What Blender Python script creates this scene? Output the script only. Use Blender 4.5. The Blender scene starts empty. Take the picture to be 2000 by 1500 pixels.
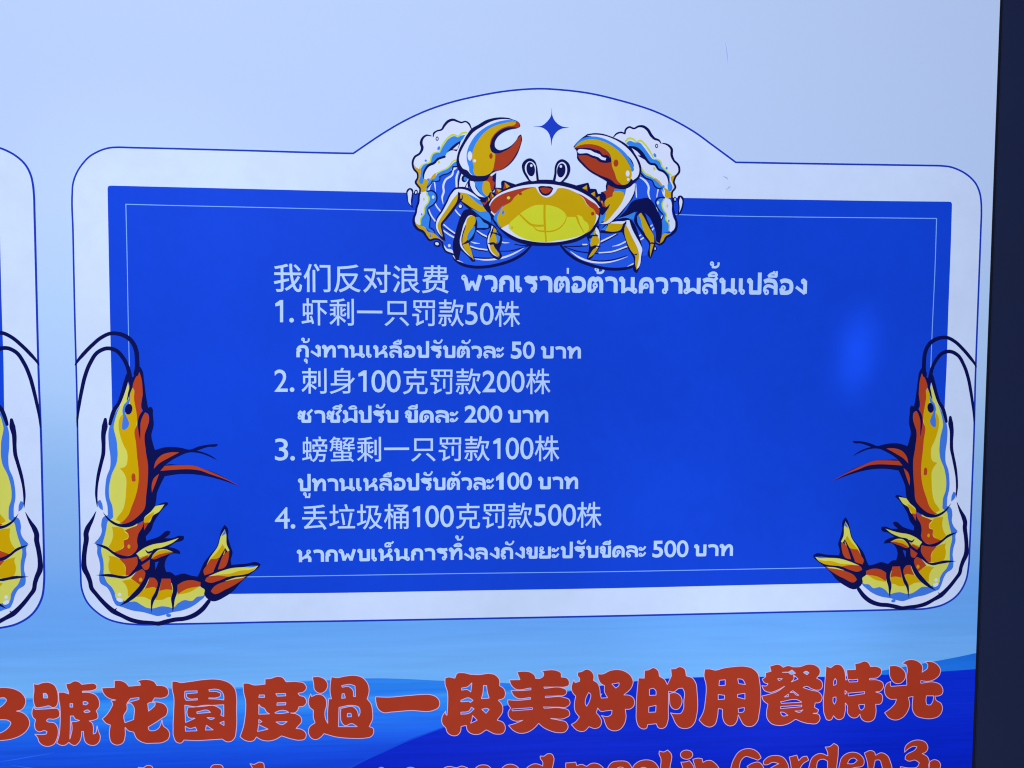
import bpy, math
import numpy as np
from mathutils import Vector, Matrix, Euler
from mathutils.geometry import delaunay_2d_cdt

SC = bpy.context.scene
COL = SC.collection
ZB = 1.25                       # height of the notice board's lower edge above the ground

# ------------------------------------------------------------------ camera, world, lamps, exposure
CAM_LOC = np.array([0.3950, -0.9108, 0.2943])
CAM_ROT = (1.5197, -0.0052, -0.0715)
FPX = 1500.0                    # focal length in pixels of the 2000 px wide photograph (27 mm)
cam_d = bpy.data.cameras.new('camera')
cam_d.sensor_width = 36.0
cam_d.lens = FPX / 2000.0 * 36.0
cam_d.clip_start = 0.01
cam_d.clip_end = 200.0
cam = bpy.data.objects.new('camera', cam_d)
cam.location = (CAM_LOC[0], CAM_LOC[1], CAM_LOC[2] + ZB)
cam.rotation_euler = CAM_ROT
COL.objects.link(cam)
SC.camera = cam

world = bpy.data.worlds.new('World')
SC.world = world
world.use_nodes = True
bg = world.node_tree.nodes['Background']
bg.inputs['Color'].default_value = (0.35, 0.45, 0.75, 1)
bg.inputs['Strength'].default_value = 0.05

def area(name, loc, target, size, power, color=(1, 1, 1), size_y=None):
    d = bpy.data.lights.new(name, 'AREA')
    d.energy = power
    d.color = color
    d.size = size
    if size_y:
        d.shape = 'RECTANGLE'
        d.size_y = size_y
    o = bpy.data.objects.new(name, d)
    o.location = loc
    o.rotation_euler = (Vector(target) - Vector(loc)).to_track_quat('-Z', 'Y').to_euler()
    COL.objects.link(o)
    return o

def spot(name, loc, target, deg, power, color=(1, 1, 1), blend=1.0, scale=(1, 1, 1)):
    d = bpy.data.lights.new(name, 'SPOT')
    d.energy = power
    d.color = color
    d.spot_size = math.radians(deg)
    d.spot_blend = blend
    d.shadow_soft_size = 0.02
    o = bpy.data.objects.new(name, d)
    o.location = loc
    o.rotation_euler = (Vector(target) - Vector(loc)).to_track_quat('-Z', 'Y').to_euler()
    o.scale = scale
    COL.objects.link(o)
    return o

area('added_key_light', (-0.10, -1.80, ZB + 1.15), (0.33, 0, ZB + 0.32), 1.1, 22.5)  # added front light, unseen; gives the sheet its falloff to the right
area('added_low_fill', (0.60, -1.5, ZB - 1.0), (0.60, 0, ZB - 0.05), 0.7, 7)  # added fill from below, brightens the foot of the sheet
spot('added_patch_spot', (1.35, -0.9, ZB + 1.0), (0.884, 0, ZB + 0.318), 2.6, 20)  # three narrow spots added to imitate a backlight hot spot on the panel
spot('added_patch_spot', (1.35, -0.9, ZB + 0.95), (0.886, 0, ZB + 0.288), 2.6, 30)
spot('added_patch_spot', (1.35, -0.9, ZB + 0.9), (0.882, 0, ZB + 0.256), 2.6, 20)
spot('added_patch_spot', (-0.5, -1.1, ZB + 1.0), (0.065, 0, ZB + 0.341), 22, 8)  # broad spot added to lift the panel's left side, as uneven backlight
spot('added_patch_spot', (1.3, -1.1, ZB - 0.9), (0.76, 0, ZB - 0.02), 16, 16)  # added spot, brightens the lower right in place of uneven backlight

SC.cycles.filter_width = 1.15
SC.view_settings.view_transform = 'Standard'
SC.view_settings.look = 'None'
SC.view_settings.exposure = 0.0
SC.view_settings.gamma = 1.0
SC.view_settings.use_curve_mapping = False

# ------------------------------------------------------------------ from the photograph's pixels to the sign's plane
_R = np.array(Euler(CAM_ROT, 'XYZ').to_matrix())

def unproj(p):
    """pixels (n,2) of the 2000x1500 photograph -> metres (n,2) on the plane of the sign"""
    p = np.asarray(p, float).reshape(-1, 2)
    d = np.stack([(p[:, 0] - 1000) / FPX, (750 - p[:, 1]) / FPX, -np.ones(len(p))], 1) @ _R.T
    t = -CAM_LOC[1] / d[:, 1]
    q = CAM_LOC + d * t[:, None]
    return q[:, [0, 2]]

def pt(x, y):
    return unproj([(x, y)])[0]

REG = {'P': (0, 0, 1.0), 'U': (780, 160, 6.66667), 'S': (130, 630, 5.0),
       'T0': (0, 1280, 6.817), 'T1': (280, 1280, 6.817), 'T2': (560, 1280, 6.817), 'T3': (840, 1280, 6.817),
       'T4': (1110, 1280, 6.817), 'T5': (1350, 1280, 6.817), 'T6': (1600, 1270, 6.817),
       'E1': (230, 1420, 5.128), 'E2': (600, 1420, 5.128), 'E3': (980, 1420, 5.128), 'E4': (1360, 1420, 4.0816)}

def parse(s, reg):
    ox, oy, k = REG[reg]
    pts, w, corner = [], [], []
    for tok in s.split():
        c = tok.endswith('!')
        v = [float(a) for a in tok.rstrip('!').split(',')]
        pts.append((ox + v[0] / k, oy + v[1] / k))
        w.append(v[2] / k if len(v) > 2 else 0.0)
        corner.append(c)
    return np.array(pts), np.array(w), corner

def smooth(P, W, corner, closed, auto=68.0, step=1.1, nmax=14):
    """Hermite spline through the points (non-uniform Catmull-Rom), kept sharp at corners; in pixels"""
    n = len(P)
    tin = np.zeros((n, 2)); tout = np.zeros((n, 2))
    corner = list(corner)
    for i in range(n):
        if not closed and i in (0, n - 1):
            j = 1 if i == 0 else n - 2
            a = (P[j] - P[i]) * (1 if i == 0 else -1)
            d = max(np.linalg.norm(a), 1e-6)
            tin[i] = tout[i] = a / d
            continue
        a = P[i] - P[i - 1]; b = P[(i + 1) % n] - P[i]
        da = max(np.linalg.norm(a), 1e-6); db = max(np.linalg.norm(b), 1e-6)
        cosv = float(np.clip(a @ b / (da * db), -1, 1))
        if corner[i] or math.degrees(math.acos(cosv)) > auto:
            corner[i] = True
            tin[i] = a / da; tout[i] = b / db
        else:
            v = a / da * db + b / db * da
            v /= max(np.linalg.norm(v), 1e-6)
            tin[i] = tout[i] = v
    out, wo = [], []
    for i in range(n if closed else n - 1):
        j = (i + 1) % n
        L = np.linalg.norm(P[j] - P[i])
        k = int(min(nmax, max(1, round(L / step))))
        for s in range(k):
            t = s / k
            h00 = 2 * t**3 - 3 * t**2 + 1; h10 = t**3 - 2 * t**2 + t
            h01 = -2 * t**3 + 3 * t**2; h11 = t**3 - t**2
            out.append(h00 * P[i] + h10 * L * tout[i] + h01 * P[j] + h11 * L * tin[j])
            wo.append(W[i] * (1 - t) + W[j] * t)
    if not closed:
        out.append(P[-1]); wo.append(W[-1])
    return np.array(out), np.array(wo)

def disc(c, r, n=10):
    a = np.linspace(0, 2 * math.pi, n, endpoint=False)
    return np.stack([c[0] + r * np.cos(a), c[1] + r * np.sin(a)], 1)

def ell_px(cx, cy, rx, ry, rot=0, n=28):
    a = np.linspace(0, 2 * math.pi, n, endpoint=False)
    x = rx * np.cos(a); y = ry * np.sin(a)
    c, s = math.cos(math.radians(rot)), math.sin(math.radians(rot))
    return np.stack([cx + x * c - y * s, cy + x * s + y * c], 1)

def ribbon(P, W, closed=False):
    """polygons whose union is a stroke of half-width W along P"""
    n = len(P)
    if closed:
        T = np.roll(P, -1, 0) - np.roll(P, 1, 0)
    else:
        T = np.gradient(P, axis=0)
    T /= np.maximum(np.linalg.norm(T, axis=1), 1e-9)[:, None]
    N = np.stack([-T[:, 1], T[:, 0]], 1)
    A = P + N * W[:, None]; B = P - N * W[:, None]
    polys = []
    m = n if closed else n - 1
    for i in range(m):
        j = (i + 1) % n
        q = np.array([A[i], A[j], B[j], B[i]])
        x, y = q[:, 0], q[:, 1]
        ar = 0.5 * np.sum(x * np.roll(y, -1) - np.roll(x, -1) * y)
        if ar < 0:
            q = q[::-1]
        polys.append(q)
    return polys

def winding(c, polys, rule):
    """is each point of c inside the contours?"""
    a = np.concatenate(polys); b = np.concatenate([np.roll(p, -1, 0) for p in polys])
    res = np.zeros(len(c))
    for i0 in range(0, len(c), 400):
        q = c[i0:i0 + 400]
        ay, by = a[:, 1][None], b[:, 1][None]
        py = q[:, 1][:, None]; px = q[:, 0][:, None]
        up = (ay <= py) & (by > py); dn = (ay > py) & (by <= py)
        cr = (b[:, 0] - a[:, 0])[None] * (py - ay) - (px - a[:, 0][None]) * (by - ay)
        res[i0:i0 + 400] = (up & (cr > 0)).sum(1) - (dn & (cr < 0)).sum(1)
    return (res != 0) if rule == 'nz' else (res.astype(int) % 2 != 0)

def triangulate(groups):
    """groups = [(contours, rule)], the union of them as triangles; contours in plane metres"""
    V, E = [], []
    for polys, _ in groups:
        for p in polys:
            k = len(V)
            V += [Vector((float(x), float(y))) for x, y in p]
            E += [(k + i, k + (i + 1) % len(p)) for i in range(len(p))]
    v, e, f, *_ = delaunay_2d_cdt(V, E, [], 0, 1e-7)
    v = np.array([(a.x, a.y) for a in v])
    f = np.array([t for t in f if len(t) == 3])
    cen = v[f].mean(1)
    keep = np.zeros(len(f), bool)
    for polys, rule in groups:
        allp = np.concatenate(polys)
        lo, hi = allp.min(0), allp.max(0)
        idx = np.nonzero(((cen >= lo) & (cen <= hi)).all(1) & ~keep)[0]
        if len(idx):
            keep[idx] = winding(cen[idx], polys, rule)
    return v, f[keep]

# ------------------------------------------------------------------ materials
def lin(c):
    return tuple(((v / 255) / 12.92) if v / 255 <= 0.04045 else (((v / 255) + 0.055) / 1.055) ** 2.4 for v in c)

GLOW = 0.4          # share of the print's brightness that comes through from the lamps in the box
MATS = {}
def print_mat(name, rgb, var=0.05, drift=3.2):
    """translucent printed film: base colour on the front, the same ink glowing from the box behind"""
    if name in MATS:
        return MATS[name]
    m = bpy.data.materials.new(name)
    m.use_nodes = True
    nt = m.node_tree
    b = nt.nodes['Principled BSDF']
    tc = nt.nodes.new('ShaderNodeTexCoord')
    nz = nt.nodes.new('ShaderNodeTexNoise')
    nz.inputs['Scale'].default_value = 55.0
    nz.inputs['Detail'].default_value = 5.0
    nt.links.new(tc.outputs['Object'], nz.inputs['Vector'])
    mr = nt.nodes.new('ShaderNodeMapRange')
    mr.inputs['To Min'].default_value = 1 - var
    mr.inputs['To Max'].default_value = 1 + var
    big = nt.nodes.new('ShaderNodeTexNoise')          # uneven backlight and print mottling put into the colour as slow noise
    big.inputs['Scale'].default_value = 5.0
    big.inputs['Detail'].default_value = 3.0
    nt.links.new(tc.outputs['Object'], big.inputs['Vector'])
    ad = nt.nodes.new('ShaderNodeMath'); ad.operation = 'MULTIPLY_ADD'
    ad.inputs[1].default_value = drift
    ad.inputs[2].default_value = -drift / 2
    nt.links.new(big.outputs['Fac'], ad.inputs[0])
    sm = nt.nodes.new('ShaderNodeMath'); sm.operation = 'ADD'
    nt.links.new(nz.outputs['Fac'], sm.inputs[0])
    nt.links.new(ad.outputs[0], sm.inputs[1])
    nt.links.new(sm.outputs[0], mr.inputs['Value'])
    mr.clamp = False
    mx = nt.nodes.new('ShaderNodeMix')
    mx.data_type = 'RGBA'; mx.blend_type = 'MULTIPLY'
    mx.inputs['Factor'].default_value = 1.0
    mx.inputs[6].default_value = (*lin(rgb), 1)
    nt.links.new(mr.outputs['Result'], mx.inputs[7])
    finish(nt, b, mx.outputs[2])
    MATS[name] = m
    return m

def finish(nt, b, col):
    nt.links.new(col, b.inputs['Base Color'])
    nt.links.new(col, b.inputs['Emission Color'])
    b.inputs['Emission Strength'].default_value = GLOW
    b.inputs['Roughness'].default_value = 0.42
    b.inputs['Specular IOR Level'].default_value = 0.025
    n2 = nt.nodes.new('ShaderNodeTexNoise')
    n2.inputs['Scale'].default_value = 900.0
    t2 = nt.nodes.new('ShaderNodeTexCoord')
    nt.links.new(t2.outputs['Object'], n2.inputs['Vector'])
    bp = nt.nodes.new('ShaderNodeBump')
    bp.inputs['Strength'].default_value = 0.08
    bp.inputs['Distance'].default_value = 0.0006
    nt.links.new(n2.outputs['Fac'], bp.inputs['Height'])
    nt.links.new(bp.outputs['Normal'], b.inputs['Normal'])

def ramp_mat(name, stops, streak=0.10, sx=2.0, sz=26.0, brush=0.0, rows=None):
    """printed vertical gradient with stretched brush streaks; stops = [(pixel row, rgb)] down the middle of the photo"""
    m = bpy.data.materials.new(name)
    m.use_nodes = True
    nt = m.node_tree
    b = nt.nodes['Principled BSDF']
    tc = nt.nodes.new('ShaderNodeTexCoord')
    mp = nt.nodes.new('ShaderNodeMapping')
    mp.inputs['Scale'].default_value = (sx, 1.0, sz)
    mp.inputs['Rotation'].default_value = (0, math.radians(1.5), 0)
    nt.links.new(tc.outputs['Object'], mp.inputs['Vector'])
    nz = nt.nodes.new('ShaderNodeTexNoise')
    nz.inputs['Scale'].default_value = 1.6
    nz.inputs['Detail'].default_value = 6.0
    nz.inputs['Roughness'].default_value = 0.6
    nt.links.new(mp.outputs['Vector'], nz.inputs['Vector'])
    sp = nt.nodes.new('ShaderNodeSeparateXYZ')
    nt.links.new(tc.outputs['Object'], sp.inputs['Vector'])
    zs = [pt(1000, y)[1] for y, _ in stops]
    z0, z1 = min(zs), max(zs)
    mr = nt.nodes.new('ShaderNodeMapRange')
    mr.inputs['From Min'].default_value = z0
    mr.inputs['From Max'].default_value = z1
    nt.links.new(sp.outputs['Z'], mr.inputs['Value'])
    # the streaks shift the gradient up and down a little
    sub = nt.nodes.new('ShaderNodeMath'); sub.operation = 'MULTIPLY_ADD'
    sub.inputs[1].default_value = streak
    sub.inputs[2].default_value = -streak / 2
    nt.links.new(nz.outputs['Fac'], sub.inputs[0])
    add = nt.nodes.new('ShaderNodeMath'); add.operation = 'ADD'
    nt.links.new(mr.outputs['Result'], add.inputs[0])
    nt.links.new(sub.outputs[0], add.inputs[1])
    cr = nt.nodes.new('ShaderNodeValToRGB')
    el = cr.color_ramp.elements
    order = sorted((((z - z0) / (z1 - z0)), lin(c)) for z, (_, c) in zip(zs, stops))
    while len(el) < len(order):
        el.new(0.5)
    for e, (p, c) in zip(el, order):
        e.position = p
        e.color = (*c, 1)
    nt.links.new(add.outputs[0], cr.inputs['Fac'])
    m2 = nt.nodes.new('ShaderNodeMapping')
    m2.inputs['Scale'].default_value = (sx * 1.7, 1.0, sz * 3.2)
    m2.inputs['Rotation'].default_value = (0, math.radians(-2.0), 0)
    nt.links.new(tc.outputs['Object'], m2.inputs['Vector'])
    n2 = nt.nodes.new('ShaderNodeTexNoise')
    n2.inputs['Scale'].default_value = 2.4
    n2.inputs['Detail'].default_value = 4.0
    n2.inputs['Distortion'].default_value = 0.6
    nt.links.new(m2.outputs['Vector'], n2.inputs['Vector'])
    mr2 = nt.nodes.new('ShaderNodeMapRange')
    mr2.inputs['From Min'].default_value = 0.3
    mr2.inputs['From Max'].default_value = 0.7
    mr2.inputs['To Min'].default_value = 1 - brush
    mr2.inputs['To Max'].default_value = 1 + brush
    nt.links.new(n2.outputs['Fac'], mr2.inputs['Value'])
    mx = nt.nodes.new('ShaderNodeMix')
    mx.data_type = 'RGBA'; mx.blend_type = 'MULTIPLY'
    mx.inputs['Factor'].default_value = 1.0
    nt.links.new(cr.outputs['Color'], mx.inputs[6])
    nt.links.new(mr2.outputs['Result'], mx.inputs[7])
    if rows:                                  # brush marks only in the printed water, not in the plain sky above it
        fr = nt.nodes.new('ShaderNodeMapRange')
        fr.inputs['From Min'].default_value = pt(1000, rows[0])[1]
        fr.inputs['From Max'].default_value = pt(1000, rows[1])[1]
        nt.links.new(sp.outputs['Z'], fr.inputs['Value'])
        nt.links.new(fr.outputs['Result'], mx.inputs['Factor'])
    finish(nt, b, mx.outputs[2])
    return m

def plain_mat(name, rgb, rough=0.5, var=0.15, scale=30, bump=0.0):
    m = bpy.data.materials.new(name)
    m.use_nodes = True
    nt = m.node_tree
    b = nt.nodes['Principled BSDF']
    tc = nt.nodes.new('ShaderNodeTexCoord')
    nz = nt.nodes.new('ShaderNodeTexNoise')
    nz.inputs['Scale'].default_value = scale
    nz.inputs['Detail'].default_value = 6
    nt.links.new(tc.outputs['Object'], nz.inputs['Vector'])
    cr = nt.nodes.new('ShaderNodeValToRGB')
    cr.color_ramp.elements[0].color = (*[v * (1 - var) for v in rgb], 1)
    cr.color_ramp.elements[1].color = (*[v * (1 + var) for v in rgb], 1)
    nt.links.new(nz.outputs['Fac'], cr.inputs['Fac'])
    nt.links.new(cr.outputs['Color'], b.inputs['Base Color'])
    b.inputs['Roughness'].default_value = rough
    if bump:
        bp = nt.nodes.new('ShaderNodeBump')
        bp.inputs['Strength'].default_value = bump
        bp.inputs['Distance'].default_value = 0.001
        n2 = nt.nodes.new('ShaderNodeTexNoise')
        n2.inputs['Scale'].default_value = 400
        nt.links.new(tc.outputs['Object'], n2.inputs['Vector'])
        nt.links.new(n2.outputs['Fac'], bp.inputs['Height'])
        nt.links.new(bp.outputs['Normal'], b.inputs['Normal'])
    return m

INK = {  # printed inks, as they show in the photograph
    'navy': (12, 18, 82), 'white': (206, 218, 252), 'board': (197, 216, 254), 'panel': (18, 67, 214),
    'line': (20, 54, 186), 'inset': (120, 170, 250), 'text': (178, 208, 253),
    'sky': (50, 130, 236), 'lime': (190, 206, 72), 'gold': (192, 160, 14), 'rust': (160, 58, 36),
    'yellow': (198, 207, 50), 'royal': (34, 86, 228), 'star': (26, 60, 196),
    'pale': (204, 208, 96), 'cornflower': (62, 118, 226), 'brick': (174, 65, 34), 'ochre': (199, 163, 8),
    'slogan': (164, 55, 35), 'trim': (212, 184, 222), 'mist': (120, 165, 240), 'scuff': (146, 170, 220), 'crest': (20, 74, 222), 'swash': (78, 154, 247), 'brush': (44, 104, 236), 'crease': (18, 58, 186)}

# ------------------------------------------------------------------ painting flat printed shapes, layer on layer
EPS = 5e-6
LAYER = [10]

class Print:
    def __init__(self, name, parent):
        self.name, self.parent, self.layers = name, parent, []
    def add(self, ink, groups, mat=None):
        LAYER[0] += 1
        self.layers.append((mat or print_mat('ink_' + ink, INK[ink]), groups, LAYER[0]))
        return self
    def fill(self, ink, reg, *strs, mat=None):
        """the first string is the outline, the rest are holes"""
        polys = [unproj(smooth(*parse(s, reg), True)[0]) for s in strs]
        return self.add(ink, [(polys, 'eo')], mat)
    def fills(self, ink, reg, *strs):
        return self.add(ink, [([unproj(smooth(*parse(s, reg), True)[0])], 'eo') for s in strs])
    def stroke(self, ink, reg, *strs, closed=False, width=None):
        groups = []
        for s in strs:
            P, W, c = parse(s, reg)
            if width:
                W = np.full(len(P), width)
            Q, w = smooth(P, W, c, closed)
            if ink == 'navy':
                w = w + 0.28 * np.minimum(1, w / 0.6)
            polys = ribbon(Q, w, closed)
            for i in range(len(Q)):
                if w[i] > 0.25 and (i in (0, len(Q) - 1) or i % 3 == 0):
                    polys.append(disc(Q[i], w[i]))
            fixed = []
            for p in polys:
                q = unproj(p)
                x, y = q[:, 0], q[:, 1]
                if np.sum(x * np.roll(y, -1) - np.roll(x, -1) * y) < 0:
                    q = q[::-1]
                fixed.append(q)
            groups.append((fixed, 'nz'))
        return self.add(ink, groups)
    def ell(self, ink, reg, *es):
        ox, oy, k = REG[reg]
        gr = []
        for e in es:
            cx, cy, rx, ry = e[:4]
            rot = e[4] if len(e) > 4 else 0
            gr.append(([unproj(ell_px(ox + cx / k, oy + cy / k, rx / k, ry / k, rot))], 'eo'))
        return self.add(ink, gr)
    def done(self):
        V, F, MI, mats = [], [], [], []
        k = 0
        for mat, groups, ly in self.layers:
            v, f = triangulate(groups)
            if mat not in mats:
                mats.append(mat)
            V += [(a[0], -ly * EPS, a[1]) for a in v]
            for t in f:
                a, b, c = v[t[0]], v[t[1]], v[t[2]]
                s = (b[0] - a[0]) * (c[1] - a[1]) - (b[1] - a[1]) * (c[0] - a[0])
                t = t if s > 0 else t[::-1]
                F.append([int(i) + k for i in t]); MI.append(mats.index(mat))
            k += len(v)
        me = bpy.data.meshes.new(self.name)
        me.from_pydata(V, [], F)
        for m in mats:
            me.materials.append(m)
        me.polygons.foreach_set('material_index', MI)
        me.update()
        o = bpy.data.objects.new(self.name, me)
        COL.objects.link(o)
        o.parent = self.parent
        return o

def text_contours(s):
    """outline loops of a string in the built-in font, as arrays with the ink on the left"""
    cu = bpy.data.curves.new('lettering', 'FONT')
    cu.body = s
    cu.resolution_u = 4
    ob = bpy.data.objects.new('lettering', cu)
    COL.objects.link(ob)
    cu.fill_mode = 'NONE'
    dg = bpy.context.evaluated_depsgraph_get()
    dg.update()
    me = bpy.data.meshes.new_from_object(ob.evaluated_get(dg))
    v = np.array([(a.co.x, a.co.y) for a in me.vertices])
    nb = {}
    for e in me.edges:
        a, b = e.vertices
        nb.setdefault(a, []).append(b); nb.setdefault(b, []).append(a)
    loops, seen = [], set()
    for a in sorted(nb):
        if a in seen:
            continue
        loop = [a]; seen.add(a)
        cur = min(nb[a])                    # walk in the order the outline was written
        while cur not in seen:
            loop.append(cur); seen.add(cur)
            cand = [c for c in nb[cur] if c not in seen]
            if not cand:
                break
            cur = cand[0]
        if len(loop) > 2:
            loops.append(v[loop])
    area = lambda p: np.sum(p[:, 0] * np.roll(p[:, 1], -1) - np.roll(p[:, 0], -1) * p[:, 1])
    if sum(area(p) for p in loops) < 0:
        loops = [p[::-1] for p in loops]
    bpy.data.objects.remove(ob)
    bpy.data.curves.remove(cu)
    bpy.data.meshes.remove(me)
    return loops

HOLE = 0.3
def fatten(loops, w):
    out = []
    for p in loops:
        d0 = np.linalg.norm(p - np.roll(p, 1, 0), axis=1)
        p = p[d0 > 1e-7]
        if len(p) < 3:
            continue
        a = p - np.roll(p, 1, 0); b = np.roll(p, -1, 0) - p
        a /= np.linalg.norm(a, axis=1)[:, None]; b /= np.linalg.norm(b, axis=1)[:, None]
        na = np.stack([a[:, 1], -a[:, 0]], 1); nb = np.stack([b[:, 1], -b[:, 0]], 1)
        m = na + nb
        l = np.maximum((m * m).sum(1), 0.7)
        hole = np.sum(p[:, 0] * np.roll(p[:, 1], -1) - np.roll(p[:, 0], -1) * p[:, 1]) < 0
        out.append(p + m * (2 * w * (HOLE if hole else 1.0) / l)[:, None])
    return out

PX = 0.00061
def fit_text(s, xl, xr, top, bot, w=0.0):
    """groups of contours for a string whose ink fills the given box (photo pixels), strokes thickened by w pixels"""
    loops = text_contours(s)
    al = np.concatenate(loops)
    lo, hi = al.min(0), al.max(0)
    ym = (top[1] + bot[1]) / 2
    x0, x1 = pt(xl, ym)[0] + w * PX, pt(xr, ym)[0] - w * PX
    z1, z0 = pt(*top)[1] - w * PX, pt(*bot)[1] + w * PX
    k = np.array([(x1 - x0) / (hi[0] - lo[0]), (z1 - z0) / (hi[1] - lo[1])])
    loops = [(p - lo) * k + np.array([x0, z0]) for p in loops]
    if w:
        loops = fatten(loops, w * PX)
    return [(loops, 'nz')]

ONE = [(0, .16), (.62, 0), (1, 0), (1, 1), (.6, 1), (.6, .24), (.05, .29)]
ONEB = [(0, .27), (.68, 0), (1, 0), (1, 1), (.42, 1), (.42, .41), (0, .5)]
def fit_one(xl, xr, y0, y1, bold=False):
    return [([unproj([(xl + a * (xr - xl), y0 + b * (y1 - y0)) for a, b in (ONEB if bold else ONE)])], 'eo')]

def dot_px(x, y, r):
    return [([unproj(disc((x, y), r, 16))], 'eo')]

# Thai lettering as heavy looped strokes: 100 units from the base line to the top of the body; 'o' marks the small rings
THAI = {
 'พ': (136, ['23,84 41,8!', '~41,8 68,64!', '~68,64 95,8!', '95,8 123,100!'], ['14,85']),
 'ว': (88, ['4,82 22,88 46,88 66,81 75,60 75,40 75,18'], ['64,15']),
 'ก': (97, ['13,0 13,30 13,46 28,57! 13,66 26,83 52,88 76,81 85,60 85,40 85,0'], []),
 'เ': (46, ['13,100 13,16'], ['26,15']),
 'ร': (90, ['6,76 24,88 52,84 88,88', '12,78 34,66 60,62 73,48 73,30 73,16'], ['61,15']),
 'า': (86, ['4,82 22,88 46,88 66,81 74,60 74,40 74,0'], []),
 'ต': (105, ['17,4 13,24 13,50 22,80 38,88 53,77! 68,88 85,80 93,58 93,40 93,0', '~50,36 40,14 17,8'], ['52,45']),
 'อ': (98, ['8,80 26,88 54,88 78,78 86,50 78,22 56,12! 18,12! 14,40'], ['28,42']),
 'น': (122, ['27,88 27,0', '~27,8 60,27 92,16', '92,100 92,16'], ['16,85', '106,15']),
 'ค': (101, ['14,0 14,28 14,50 26,80 52,88 78,80 88,58 88,40 88,0', '~40,42 27,32 15,20'], ['50,45']),
 'ม': (114, ['27,88 27,16', '~27,14 62,28 100,7', '101,100 101,0'], ['16,85', '15,15']),
 'ล': (101, ['6,80 26,88 54,88 79,80 88,58 88,40 88,0', '~11,18 11,40 26,54 48,54 70,46 86,40'], ['24,15']),
 'ส': (108, ['6,80 26,88 54,88 79,80 88,58 88,40 88,0', '~11,18 11,40 26,54 48,54 70,46 86,40', '~72,78 104,104'], ['24,15']),
 'ป': (100, ['27,88 27,12! 87,12! 87,138'], ['16,85']),
 'บ': (100, ['27,88 27,12! 87,12! 87,100'], ['16,85']),
 'ง': (84, ['72,90 72,8!', '~72,8 8,50!'], ['60,85']),
 'ท': (108, ['27,88 27,0', '27,28 56,76 76,88 92,78 96,58 96,40 96,0'], ['16,85']),
 'ห': (116, ['27,88 27,0', '~27,20 62,42 90,72', '62,40 86,44 100,30 100,0'], ['16,85', '92,84']),
 'ด': (103, ['16,4 13,26 13,50 26,80 52,88 80,80 91,58 91,40 91,0', '~50,36 40,14 17,8'], ['52,45']),
 'ซ': (118, ['~20,54 10,72 22,90 38,74! 54,90 50,64', '44,66 42,40 42,12! 94,12! 94,56', '~94,52 80,72! 116,106'], ['18,44']),
 'ข': (94, ['~24,64 8,78 20,91 38,84 40,62', '38,66 34,40 34,12! 82,12! 82,100'], ['20,52']),
 'ถ': (102, ['14,20 14,46 29,57! 14,66 26,83 54,88 80,81 89,60 89,40 89,0'], ['25,15']),
 'ย': (100, ['~20,76 12,64 40,52! 14,42', '14,46 14,12! 88,12! 88,100'], ['22,84']),
 'ะ': (58, [], []),
}
def thai_mark(ch, R, up):
    """strokes and rings of a mark over or under a letter whose right edge is at R"""
    u = 44 if up else 0
    if ch in 'ิีึื':
        st = [[(R - 66, 114), (R - 54, 126), (R - 34, 134), (R - 14, 130), (R - 4, 114)], [(R - 66, 114), (R - 4, 114)]]
        rg = []
        if ch in 'ีื':
            st.append([(R - 6, 114), (R - 6, 148)])
        if ch == 'ื':
            st.append([(R - 26, 128), (R - 24, 148)])
        if ch == 'ึ':
            rg.append((R - 4, 136))
        return st, rg
    if ch == 'ั':
        return [[(R - 46, 126), (R - 26, 120), (R - 8, 128), (R + 6, 152)]], [(R - 52, 134)]
    if ch == '้':
        return [[(R - 34, 142 + u), (R - 36, 124 + u), (R - 14, 124 + u), (R + 2, 134 + u), (R + 4, 154 + u)]], [(R - 42, 146 + u)]
    if ch == '่':
        return [[(R - 10, 116), (R - 10, 152)]], []
    if ch == '็':
        return [[(R - 58, 116), (R - 58, 140), (R - 40, 148), (R - 6, 146), (R + 4, 160)], [(R - 58, 118), (R - 34, 120)]], [(R - 26, 126)]
    if ch == 'ุ':
        return [[(R - 14, -20), (R - 14, -50)]], [(R - 22, -24)]
    if ch == 'ู':
        return [[(R - 38, -26), (R - 38, -48), (R - 10, -48), (R - 8, -16)]], [(R - 46, -22)]
    if ch == 'ะ':
        return [[(R - 40, 60), (R - 20, 66), (R - 2, 90)], [(R - 40, 10), (R - 20, 16), (R - 2, 40)]], [(R - 44, 70), (R - 44, 20)]

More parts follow.
